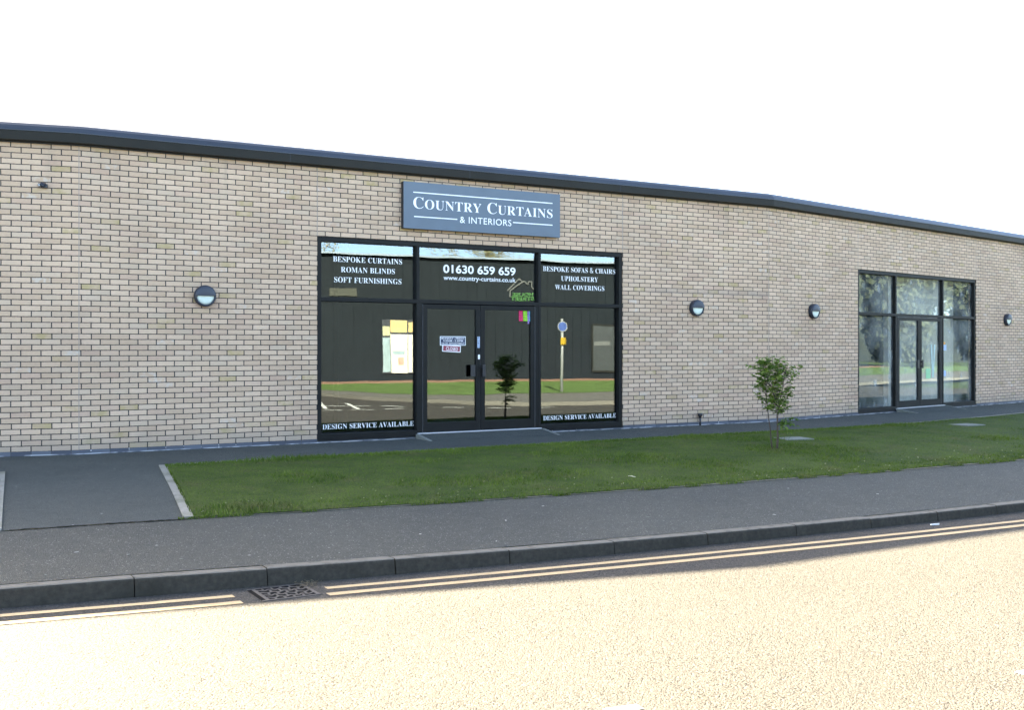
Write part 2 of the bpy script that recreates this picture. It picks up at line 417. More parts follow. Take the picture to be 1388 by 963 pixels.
# ------------------------------------------------------------------ mesh helpers
class MB:
    def __init__(s):
        s.v = []; s.f = []; s.uv = []
    def quad(s, pts, uvs=None):
        i = len(s.v); s.v += [tuple(p) for p in pts]; s.f.append(tuple(range(i, i + len(pts))))
        s.uv += list(uvs) if uvs else [(0.0, 0.0)] * len(pts)
    def hexa(s, p):            # 8 corners: bottom 4 ccw, top 4 ccw
        for q in ((3, 2, 1, 0), (4, 5, 6, 7), (0, 1, 5, 4), (1, 2, 6, 5), (2, 3, 7, 6), (3, 0, 4, 7)):
            s.quad([p[k] for k in q])
    def box(s, fr, s0, s1, z0, z1, o0, o1):
        """box in a facet frame: along s, height z, outward o"""
        P = fr.W
        s.hexa([P(s0, z0, o1), P(s1, z0, o1), P(s1, z0, o0), P(s0, z0, o0),
                P(s0, z1, o1), P(s1, z1, o1), P(s1, z1, o0), P(s0, z1, o0)])
    def tube(s, pts, rad, n=8, cap=True):
        pts = [Vector(p) for p in pts]
        rings = []
        for i, p in enumerate(pts):
            t = (pts[min(i + 1, len(pts) - 1)] - pts[max(i - 1, 0)]).normalized()
            a = t.orthogonal().normalized(); b = t.cross(a)
            r = rad[i] if isinstance(rad, (list, tuple)) else rad
            base = len(s.v)
            for k in range(n):
                q = p + (a * math.cos(2 * math.pi * k / n) + b * math.sin(2 * math.pi * k / n)) * r
                s.v.append(tuple(q))
            rings.append(base)
        for i in range(len(rings) - 1):
            for k in range(n):
                k2 = (k + 1) % n
                s.f.append((rings[i] + k, rings[i] + k2, rings[i + 1] + k2, rings[i + 1] + k)); s.uv += [(0, 0)] * 4
        if cap:
            s.f.append(tuple(rings[0] + k for k in reversed(range(n)))); s.uv += [(0, 0)] * n
            s.f.append(tuple(rings[-1] + k for k in range(n))); s.uv += [(0, 0)] * n
    def build(s, name, mat, parent=None, smooth=False, bevel=0.0):
        me = bpy.data.meshes.new(name)
        me.from_pydata(s.v, [], s.f)
        ul = me.uv_layers.new(name="UVMap")
        ul.data.foreach_set("uv", np.array(s.uv, dtype=np.float32).ravel())
        me.materials.append(mat)
        if bevel:
            bm = bmesh.new(); bm.from_mesh(me)
            bmesh.ops.remove_doubles(bm, verts=bm.verts, dist=1e-5)
            bmesh.ops.bevel(bm, geom=[e for e in bm.edges if len(e.link_faces) == 2 and e.calc_face_angle(0) > .5], offset=bevel, segments=2, affect='EDGES', profile=.6)
            bm.to_mesh(me); bm.free()
        if smooth:
            me.shade_smooth()
        o = bpy.data.objects.new(name, me)
        col.objects.link(o)
        if parent is not None:
            o.parent = parent
            o.matrix_parent_inverse = parent_inv(parent)
        return o

def parent_inv(p):
    return world_of(p).inverted()

def world_of(o):
    m = o.matrix_basis.copy()
    if o.parent is not None:
        m = world_of(o.parent) @ o.matrix_parent_inverse @ m
    return m

def tag(o, label=None, cat=None, group=None, kind=None):
    if label: o['label'] = label
    if cat: o['category'] = cat
    if group: o['group'] = group
    if kind: o['kind'] = kind
    return o

def thing(name, label, cat, loc, group=None, rotz=0.0):
    o = bpy.data.objects.new(name, None)
    o.empty_display_size = .2
    col.objects.link(o)
    o.location = loc; o.rotation_euler = (0, 0, rotz)
    return tag(o, label, cat, group)

def copy_tree(o, parent=None):
    c = o.copy(); col.objects.link(c)
    if parent is not None:
        c.parent = parent
    for ch in list(o.children):
        copy_tree(ch, c)
    return c

# ------------------------------------------------------------------ plan: the facade is a faceted curve
PA = Vector((-5.84083, 14.32847)); PB = Vector((4.99133, 20.65382))
D1 = Vector((.8635502, .5042629)); D0 = Vector((.9484422, .3169501)); D2 = Vector((.7526334, .6584398))
LEN = (PB - PA).length
ang3 = math.atan2(D2.y, D2.x) + R(11.2)
D3 = Vector((math.cos(ang3), math.sin(ang3)))
PC = PB + D2 * LEN
PZ = PA - D0 * LEN
ang_ = math.atan2(D0.y, D0.x) - R(11.4)
DM = Vector((math.cos(ang_), math.sin(ang_)))

class Facet:
    def __init__(s, o, d, s0, s1, uoff, uk=1.0):
        s.o = o; s.d = d; s.n = Vector((d.y, -d.x)); s.s0 = s0; s.s1 = s1; s.uoff = uoff; s.uk = uk
    def W(s, a, z, o=0.0):
        p = s.o + s.d * a + s.n * o
        return Vector((p.x, p.y, z))
    def angle(s):
        return math.atan2(s.d.y, s.d.x)

FM = Facet(PZ, DM, -12.0, 0.0, 3.362)
F0 = Facet(PA, D0, -LEN, 0.0, 3.362)
F1 = Facet(PA, D1, 0.0, LEN, 3.362)
F2 = Facet(PB, D2, 0.0, LEN, 3.225, .24696 / .24736)
F3 = Facet(PC, D3, 0.0, 12.0, 3.225)
FACETS = [FM, F0, F1, F2, F3]

def dist_wall(x, y):
    return max(max((x - f.o.x) * f.n.x + (y - f.o.y) * f.n.y for f in FACETS), 0.0)

KD = [0, 1.5, 3.8, 5.3, 7.4, 9.0]; KZ = [-.02, -.03, -.085, -.165, -.295, -.39]
def gz(x, y):
    return float(np.interp(dist_wall(x, y), KD, KZ))

ROAD_Z = -.42
NV = F1.n
def UV(u, v):                       # site axes: u along the main facade, v out towards the road
    p = PA + D1 * u + NV * v
    return p.x, p.y

_gb_u = [-14, -6, -2.5, -1.03, .66, 2.4, 6.6, 10.2, 12.6, 14.76, 17.5, 19.7, 25, 32]
_gb_v = [-1.0, .75, 1.45, 1.66, 1.82, 1.78, 1.71, 1.68, 1.68, 1.50, 1.02, .55, -.85, -4.0]
def v_gb(u): return float(np.interp(u, _gb_u, _gb_v))
def v_gf(u): return 5.3 + .1 * u - .0047 * u * u if u < 10.64 else 5.8319 - .012 * (u - 10.64) ** 2
def v_kt(u): return 7.238 + .1311 * u - .00636 * u * u
def v_kb(u): return v_kt(u) + .012

# ------------------------------------------------------------------ ground, road, pavement, path
def structure(o):
    o['kind'] = 'structure'; return o

mb = MB()
mb.quad([(-700, -700, -.60), (700, -700, -.60), (700, 700, -.60), (-700, 700, -.60)])
structure(mb.build("ground", M['soil']))
mb = MB()
us = np.arange(-26, 44.01, .5)
for i in range(len(us) - 1):
    a, b = us[i], us[i + 1]
    p = [UV(a, v_kb(a)), UV(b, v_kb(b)), UV(b, 75), UV(a, 75)]
    mb.quad([(x, y, ROAD_Z) for x, y in reversed(p)])
structure(mb.build("road", M['road']))

def strip(name, fa, fb, mat, du=.25, nv=12, lift=0.0, u0=-24.0, u1=38.0):
    m = MB()
    us = np.arange(u0, u1 + 1e-6, du)
    for u in us:
        a, b = fa(u), fb(u)
        for k in range(nv + 1):
            x, y = UV(u, a + (b - a) * k / nv)
            m.v.append((x, y, gz(x, y) + lift))
    for i in range(len(us) - 1):
        for k in range(nv):
            q = i * (nv + 1) + k
            m.f.append((q + 1, q + nv + 2, q + nv + 1, q)); m.uv += [(0, 0)] * 4
    o = m.build(name, mat, smooth=True)
    return o
def v_wall(u):                      # just inside the wall face
    x = u
    if u < -LEN * .98: return -.4 - (-u) * .3
    if u < 0: return -.10 - (-u) * .2086
    if u > LEN: return -.10 - (u - LEN) * .1926
    return -.08
structure(strip("path", v_wall, v_gf, M['path']))
structure(strip("pavement", lambda u: v_gf(u) + .004, lambda u: v_kt(u) - .128, M['pave'], lift=-.005))

# kerb: one run of laid stones with open joints
kj = [-12.5, -11.6, -10.7, -9.8, -8.9, -8.0, -7.1, -6.2, -5.3, -4.4, -3.5, -2.55, -1.62, -.64, .32, 1.34, 2.35, 3.37, 4.38, 5.44, 6.43, 7.4, 8.35, 9.3, 10.3, 11.3, 12.3, 13.3, 14.3, 15.3, 16.3, 17.3, 18.3, 19.3, 20.3]
mb = MB()
prof = [(-.13, 0.0), (-.018, 0.0), (-.006, -.006), (0.0, -.020), (.012, -.13), (.012, -.45), (-.13, -.45)]
for i in range(len(kj) - 1):
    g = .007 if i % 3 else .010
    us = np.linspace(kj[i] + g, kj[i + 1] - .001, 5)
    dz = rng.uniform(-.003, .003); dv = rng.uniform(-.003, .003)
    base = len(mb.v)
    for u in us:
        x0, y0 = UV(u, v_kt(u)); zt = gz(x0, y0)
        for pv, pz in prof:
            x, y = UV(u, v_kt(u) + pv + dv)
            mb.v.append((x, y, zt + pz + dz))
    n = len(prof)
    for k in range(len(us) - 1):
        for j in range(n):
            j2 = (j + 1) % n
            mb.f.append((base + k * n + j, base + k * n + j2, base + (k + 1) * n + j2, base + (k + 1) * n + j)); mb.uv += [(0, 0)] * 4
    mb.f.append(tuple(base + j for j in range(n))); mb.uv += [(0, 0)] * n
    mb.f.append(tuple(base + (len(us) - 1) * n + j for j in reversed(range(n)))); mb.uv += [(0, 0)] * n
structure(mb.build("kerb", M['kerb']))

# double yellow lines, broken at the gully; a worn white centre line
def v_y1(u): return 7.505 + .1435 * u - .00543 * u * u
def v_y2(u): return 7.72 + .1389 * u - .00513 * u * u
def paint(name, runs, mat):
    m = MB()
    for fv, w, a, b, ends in runs:
        us = np.arange(a, b + 1e-6, .15)
        prev = None
        for i, u in enumerate(us):
            v = fv(u); ww = w
            cur = (UV(u, v - ww / 2 + rng.uniform(-.003, .003)), UV(u, v + ww / 2 + rng.uniform(-.003, .003)))
            if prev:
                m.quad([(*prev[1], ROAD_Z + .004), (*cur[1], ROAD_Z + .004), (*cur[0], ROAD_Z + .004), (*prev[0], ROAD_Z + .004)])
            prev = cur
    return structure(m.build(name, mat))
paint("yellow_road_marking", [(v_y1, .080, -12, .05, 0), (v_y2, .088, -12, .10, 0), (v_y1, .080, .68, 19, 0), (v_y2, .088, .62, 19, 0)], M['yline'])
WL = [(1.011, 10.93, 4), (3.26, 11.62, 4)]
def seg(x0, y0, x1, y1, w, m):
    d = Vector((x1 - x0, y1 - y0)); n = Vector((-d.y, d.x)).normalized() * w / 2
    z = ROAD_Z + .004
    m.quad([(x0 - n.x, y0 - n.y, z), (x1 - n.x, y1 - n.y, z), (x1 + n.x, y1 + n.y, z), (x0 + n.x, y0 + n.y, z)])
mb = MB()
def uvseg(u0, v0, u1, v1, w): seg(*UV(u0, v0), *UV(u1, v1), w, mb)
uvseg(.93, 10.93, 1.12, 10.96, .07); uvseg(3.30, 11.60, 3.75, 11.66, .08)
for s_ in [(11.81, 8.71, 12.14, 9.28), (10.33, 7.66, 10.91, 7.9), (11.73, 7.32, 11.9, 6.34), (8.97, 6.4, 9.25, 6.88), (9.68, 6.9, 10.01, 7.47),
           (9.3, 3.3, 11.76, 6.08), (12.9, 2.94, 9.7, 5.9), (12.6, 4.4, 10.0, 6.9), (12.5, 9.9, 12.85, 10.5), (13.2, 11.1, 13.6, 11.7)]:
    seg(*s_, .13, mb)
structure(mb.build("road_marking", M['wline']))

# ------------------------------------------------------------------ grass verges
def left_edge(v):                   # site-u of the lawn's left side at depth v
    t = (v - 1.83) / (5.33 - 1.83)
    return .66 + (.148 - .66) * t
def left_edge2(v):                  # right side of the small lawn at the far left
    t = (v - 1.66) / (5.25 - 1.66)
    return -1.04 + (-1.37 + 1.04) * t

def lawn(name, side, u_far, mat):
    m = MB(); nu, nv = 130, 16
    for i in range(nu + 1):
        for k in range(nv + 1):
            f = k / nv
            if side == 'R':
                u = .66 + (u_far - .66) * (i / nu)
                v = v_gb(u) + .05 + (v_gf(u) - .06 - v_gb(u) - .05) * f
                u = u + (left_edge(v) - .66 + .09) * (1 - i / nu)
            else:
                u = u_far + (-1.04 - u_far) * (i / nu)
                v = v_gb(u) + .05 + (v_gf(u) - .06 - v_gb(u) - .05) * f
                u = u + (left_edge2(v) + 1.04 - .09) * (i / nu)
            x, y = UV(u, v)
            e = min(f, 1 - f) * nv
            m.v.append((x, y, gz(x, y) + .012 + .022 * min(1, e / 2)))
    for i in range(nu):
        for k in range(nv):
            q = i * (nv + 1) + k
            m.f.append((q + 1, q + nv + 2, q + nv + 1, q)); m.uv += [(0, 0)] * 4
    return structure(m.build(name, mat, smooth=True))
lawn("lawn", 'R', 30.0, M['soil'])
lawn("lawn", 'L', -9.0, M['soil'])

def edging_run(m, pts, w, h, z_up):
    for (x0, y0), (x1, y1) in zip(pts[:-1], pts[1:]):
        d = Vector((x1 - x0, y1 - y0)); L = d.length; d.normalize(); n = Vector((-d.y, d.x)) * w / 2
        a = Vector((x0, y0)) + d * .002; b = Vector((x1, y1)) - d * .003
        za = gz(x0, y0) + z_up + rng.uniform(-.003, .003); zb = za + gz(x1, y1) - gz(x0, y0)
        m.hexa([(a.x - n.x, a.y - n.y, za - h), (b.x - n.x, b.y - n.y, zb - h), (b.x + n.x, b.y + n.y, zb - h), (a.x + n.x, a.y + n.y, za - h),
                (a.x - n.x, a.y - n.y, za), (b.x - n.x, b.y - n.y, zb), (b.x + n.x, b.y + n.y, zb), (a.x + n.x, a.y + n.y, za)])
mb = MB()
edging_run(mb, [UV(left_edge(v) + .045, v) for v in np.linspace(v_gb(.66), v_gf(.15) - .02, 5)], .09, .15, .014)
edging_run(mb, [UV(left_edge2(v) - .045, v) for v in np.linspace(v_gb(-1.04), v_gf(-1.37) - .02, 5)], .09, .15, .014)
edging_run(mb, [UV(u, v_gb(u) + .02) for u in np.arange(.78, 30, .9)], .05, .15, .014)
structure(mb.build("edging_strip", M['edging']))
mb = MB()
edging_run(mb, [UV(u, v_gf(u) - .03) for u in np.arange(.27, 30, .9)], .05, .15, .004)
edging_run(mb, [UV(u, v_gf(u) - .03) for u in np.arange(-9.6, -1.4, .9)], .05, .15, .010)
structure(mb.build("edging_strip", M['oldedging']))

# seam where the path meets the pavement: a ragged open crack
mb = MB()
us = np.arange(-1.3, .2, .03); pr = None
for u in us:
    v = v_gf(u) + .004 + rng.uniform(-.010, .010); w = max(.002, rng.normal(.008, .005))
    x0, y0 = UV(u, v - w); x1, y1 = UV(u, v + w)
    cur = ((x0, y0, gz(x0, y0) + .004), (x1, y1, gz(x1, y1) + .004))
    if pr: mb.quad([pr[1], cur[1], cur[0], pr[0]])
    pr = cur
structure(mb.build("path_seam", simple("dirt_filled_crack", (.018, .018, .017), .95, .1)))

def blades(name, npts, ufn, mat, h0, h1, w):
    """one mesh of separate bent grass blades"""
    P = []
    while len(P) < npts:
        P += ufn(npts - len(P))
    P = np.array(P[:npts])
    n = len(P)
    x = P[:, 0]; y = P[:, 1]; z = P[:, 2]; hs = P[:, 3]
    a = rng.uniform(0, 2 * np.pi, n); h = rng.uniform(h0, h1, n) * hs; lean = rng.uniform(.1, .9, n) * h
    b = rng.uniform(0, 2 * np.pi, n)
    ww = rng.uniform(.6, 1.2, n) * w
    ca, sa = np.cos(a) * ww / 2, np.sin(a) * ww / 2
    V = np.empty((n, 5, 3), np.float32)
    V[:, 0] = np.stack([x - ca, y - sa, z], 1); V[:, 1] = np.stack([x + ca, y + sa, z], 1)
    mx, my = x + np.cos(b) * lean * .35, y + np.sin(b) * lean * .35
    V[:, 2] = np.stack([mx + ca * .8, my + sa * .8, z + h * .6], 1); V[:, 3] = np.stack([mx - ca * .8, my - sa * .8, z + h * .6], 1)
    V[:, 4] = np.stack([x + np.cos(b) * lean, y + np.sin(b) * lean, z + h], 1)
    me = bpy.data.meshes.new(name)
    me.vertices.add(n * 5); me.vertices.foreach_set("co", V.ravel())
    idx = np.arange(n)[:, None] * 5
    loops = np.concatenate([idx + np.array([[0, 1, 2, 3]]), idx + np.array([[3, 2, 4]])], 1).ravel()
    me.loops.add(n * 7); me.loops.foreach_set("vertex_index", loops.astype(np.int32))
    me.polygons.add(n * 2)
    st = (np.arange(n)[:, None] * 7 + np.array([[0, 4]])).ravel()
    me.polygons.foreach_set("loop_start", st.astype(np.int32))
    me.update(calc_edges=True); me.validate()
    me.materials.append(mat)
    o = bpy.data.objects.new(name, me); col.objects.link(o)
    o['kind'] = 'stuff'
    return o
TUFTS = [(rng.uniform(.6, 22), rng.uniform(1.9, 5.6), rng.uniform(.12, .5)) for _ in range(46)] + [(14.3, 4.3, .45), (13.2, 5.3, .4), (8.95, 3.9, .5), (9.5, 4.3, .6), (6.3, 3.9, .6), (4.5, 4.6, .5)]
def lawn_pts(k):
    u = np.where(rng.random(k) < .78, rng.uniform(.1, 14, k), rng.uniform(14, 27, k)); v = rng.uniform(1.2, 6.0, k)
    out = []
    for a, b in zip(u, v):
        if b < v_gb(a) + .0 or b > v_gf(a) - .0 or a < left_edge(b) + .07:
            continue
        e = min(b - v_gb(a), v_gf(a) - b)
        if e < .06 and rng.random() > .55: continue
        hs = .62 if e < .12 else .8
        if v_gf(a) - b < .25: hs = .48
        for tu, tv, tr in TUFTS:
            q = ((a - tu) / 1.6) ** 2 + (b - tv) ** 2
            if q < tr * tr and rng.random() < .75 * (1 - q / tr / tr): hs = 1.35; break
        x, y = UV(a, b)
        out.append((x, y, gz(x, y) + .010, hs))
    return out
def lawn_pts2(k):
    u = rng.uniform(-4, -1, k); v = rng.uniform(.8, 5.6, k); out = []
    for a, b in zip(u, v):
        if b < v_gb(a) or b > v_gf(a) or a > left_edge2(b) - .07: continue
        x, y = UV(a, b); out.append((x, y, gz(x, y) + .010, .8))
    return out
tag(blades("grass", 230000, lawn_pts, M['grass'], .020, .050, .0085), "mown green grass verge between the shop path and the pavement", "grass")
tag(blades("grass", 9000, lawn_pts2, M['grass'], .022, .055, .0075), "small corner of mown grass across the tarmac path from the main lawn", "grass")
m = MB()
for _ in range(100):
    u = rng.uniform(.3, 14); v = v_gf(u) - abs(rng.normal(.12, .35)) - .05
    if v < v_gb(u) + .1: continue
    x, y = UV(u, v); z = gz(x, y) + rng.uniform(.035, .055); r_ = rng.uniform(.006, .011)
    m.quad([(x + r_ * math.cos(t * 1.047), y + r_ * math.sin(t * 1.047), z + r_ * .4 * math.cos(t * 1.047)) for t in range(6)])
    m.quad([(x + r_ * .9 * math.cos(t * 1.047), y + r_ * .9 * math.sin(t * 1.047), z - .004) for t in reversed(range(6))])
tag(m.build("daisies", simple("daisy_petal", (.32, .32, .20), .7, .2)), "tiny pale daisies scattered in the lawn near its front edge", "flowers", kind="stuff")
# weeds along the ragged front edge of the lawn
def weed_pts(k):
    out = []
    for _ in range(k):
        u = rng.uniform(.1, 16); c = math.sin(u * 5.1) + math.sin(u * 2.3 + 1) + math.sin(u * 11.0)
        if c < .3: continue
        x, y = UV(u, v_gf(u) + rng.normal(.0, .018)); out.append((x, y, gz(x, y), .7))
    return out
tag(blades("edge_weeds", 2600, weed_pts, M['grass'], .015, .04, .008), "ragged line of weeds growing along the front edging of the lawn", "weeds")

# ------------------------------------------------------------------ the building
bld = thing("shop_building", "long single storey buff brick building with a faceted front and dark grey roof edge", "building", (PA.x, PA.y, -.02))
SF1 = (3.362, 9.042, .027, 3.11)
SF2 = (3.225, 8.667, .027, 3.11)
WT = 4.20
def wall_part(f, hole=None, ends=(0, 0)):
    m = MB()
    def U(s, z): return ((s - f.uoff) * f.uk, z)
    def face(s0, s1, z0, z1):
        if s1 - s0 < 1e-4 or z1 - z0 < 1e-4: return
        P = [(s0, z0), (s1, z0), (s1, z1), (s0, z1)]
        m.quad([f.W(a, b) for a, b in P], [U(a, b) for a, b in P])
    a, b = f.s0 + ends[0], f.s1 + ends[1]
    zb = .037
    if hole is None:
        face(a, b, zb, WT)
    else:
        h0, h1, y0, y1 = hole
        face(a, h0, zb, WT); face(h1, b, zb, WT); face(h0, h1, y1, WT)
        dp = -.20
        m.quad([f.W(h0, zb, 0), f.W(h0, y1, 0), f.W(h0, y1, dp), f.W(h0, zb, dp)], [U(h0, zb), U(h0, y1), U(h0 + dp, y1), U(h0 + dp, zb)])
        m.quad([f.W(h1, y1, 0), f.W(h1, zb, 0), f.W(h1, zb, dp), f.W(h1, y1, dp)], [U(h1, y1), U(h1, zb), U(h1 - dp, zb), U(h1 - dp, y1)])
        m.quad([f.W(h0, y1, dp), f.W(h0, y1, 0), f.W(h1, y1, 0), f.W(h1, y1, dp)], [U(h0, y1 + dp), U(h0, y1), U(h1, y1), U(h1, y1 + dp)])
    o = m.build("wall", M['brick'], bld)
    # plinth course, 6 mm proud, stopping at the shopfront
    runs = [(a, b)] if hole is None else [(a, hole[0]), (hole[1], b)]
    for r0, r1 in runs:
        m = MB(); m.box(f, r0, r1, -.12, .037, -.05, .006)
        P = [(r0, -.12), (r1, -.12), (r1, .0385), (r0, .0385)]
        m.quad([f.W(s, z, .0075) for s, z in P], [U(s, z) for s, z in P])
        m.build("plinth", M['plinth'], bld)
    return o
wall_part(FM); wall_part(F0); wall_part(F1, SF1); wall_part(F2, SF2); wall_part(F3)

# movement joints: narrow sealant beads above the openings and down the folds
for f, s_, z0 in [(F1, 3.362, 3.112), (F1, 9.042, 3.112), (F2, 3.225, 3.112), (F2, 8.667, 3.112)]:
    m = MB(); m.box(f, s_ - .005, s_ + .005, z0, 4.143, -.01, .0015); m.build("movement_joint", M['joint'], bld)
for p, fa, fb in [(PA, F0, F1), (PB, F1, F2)]:
    m = MB()
    nn = (fa.n + fb.n).normalized(); t = Vector((-nn.y, nn.x))
    c = p - nn * .004
    q = [c + t * .005, c - t * .005, c - t * .004 + nn * .0052, c + t * .004 + nn * .0052]
    m.hexa([(a.x, a.y, .04) for a in q] + [(a.x, a.y, 4.143) for a in q])
    m.build("movement_joint", M['joint'], bld)

# roof edge swept along the facets (profile: outward offset, height)
# corner points are the shared facet origins; FM/F0 share PZ, F0/F1 share PA
def corner_between(a, b):
    if a is FM: return PZ
    if a is F0: return PA
    if a is F1: return PB
    return PC
def offset_poly(o):
    pts = [FM.o + FM.d * FM.s0 + FM.n * o]
    for a, b in zip(FACETS[:-1], FACETS[1:]):
        bis = (a.n + b.n).normalized()
        pts.append(corner_between(a, b) + bis * (o / bis.dot(a.n)))
    pts.append(F3.o + F3.d * F3.s1 + F3.n * o)
    return pts
def sweep(name, prof, mat, smooth=False, close=True):
    m = MB()
    rows = [offset_poly(o) for o, z in prof]
    n = len(prof)
    for i in range(len(rows[0]) - 1):
        rng_ = range(n if close else n - 1)
        for j in rng_:
            j2 = (j + 1) % n
            m.quad([(rows[j][i].x, rows[j][i].y, prof[j][1]), (rows[j][i + 1].x, rows[j][i + 1].y, prof[j][1]),
                    (rows[j2][i + 1].x, rows[j2][i + 1].y, prof[j2][1]), (rows[j2][i].x, rows[j2][i].y, prof[j2][1])])
    return m.build(name, mat, bld, smooth)
sweep("soffit", [(-.02, 4.144), (.035, 4.144), (.035, 4.168), (.118, 4.168), (.118, 4.176), (-.02, 4.176)], M['soffit'])
sweep("fascia", [(.05, 4.163), (.125, 4.163), (.127, 4.172), (.127, 4.288), (.05, 4.288)], M['fascia'])
sweep("coping", [(.05, 4.290), (.134, 4.290), (.134, 4.298), (.125, 4.325), (.10, 4.362), (.06, 4.398), (.0, 4.425), (-.08, 4.442), (-.20, 4.448), (-.20, 4.35)], M['coping'])
sweep("roof", [(-.19, 4.36), (-.19, 4.42), (-6.0, 4.50), (-10.5, 4.36), (-10.5, 4.2), (-6, 4.25)], M['roofsheet'])
# seams where coping lengths meet
for f, s_ in [(F1, 2.9), (F1, 5.9), (F1, 8.9), (F0, -3.0), (F2, 3.1), (F2, 6.1), (F2, 9.1)]:
    m = MB(); m.box(f, s_ - .004, s_ + .004, 4.166, 4.286, .12, .1285)
    m.build("fascia_seam", M['soffit'], bld)
# the rear and the two ends of the building
m = MB()
back = offset_poly(-10.3); fr_ = offset_poly(-.02)
loop = back
for a, b in zip(loop[:-1], loop[1:]):
    m.quad([(b.x, b.y, -.2), (a.x, a.y, -.2), (a.x, a.y, 4.34), (b.x, b.y, 4.34)])
for a, b in ((fr_[0], back[0]), (back[-1], fr_[-1])):
    m.quad([(b.x, b.y, -.2), (a.x, a.y, -.2), (a.x, a.y, 4.3), (b.x, b.y, 4.3)])
m.build("rear_wall", M['interior'], bld)

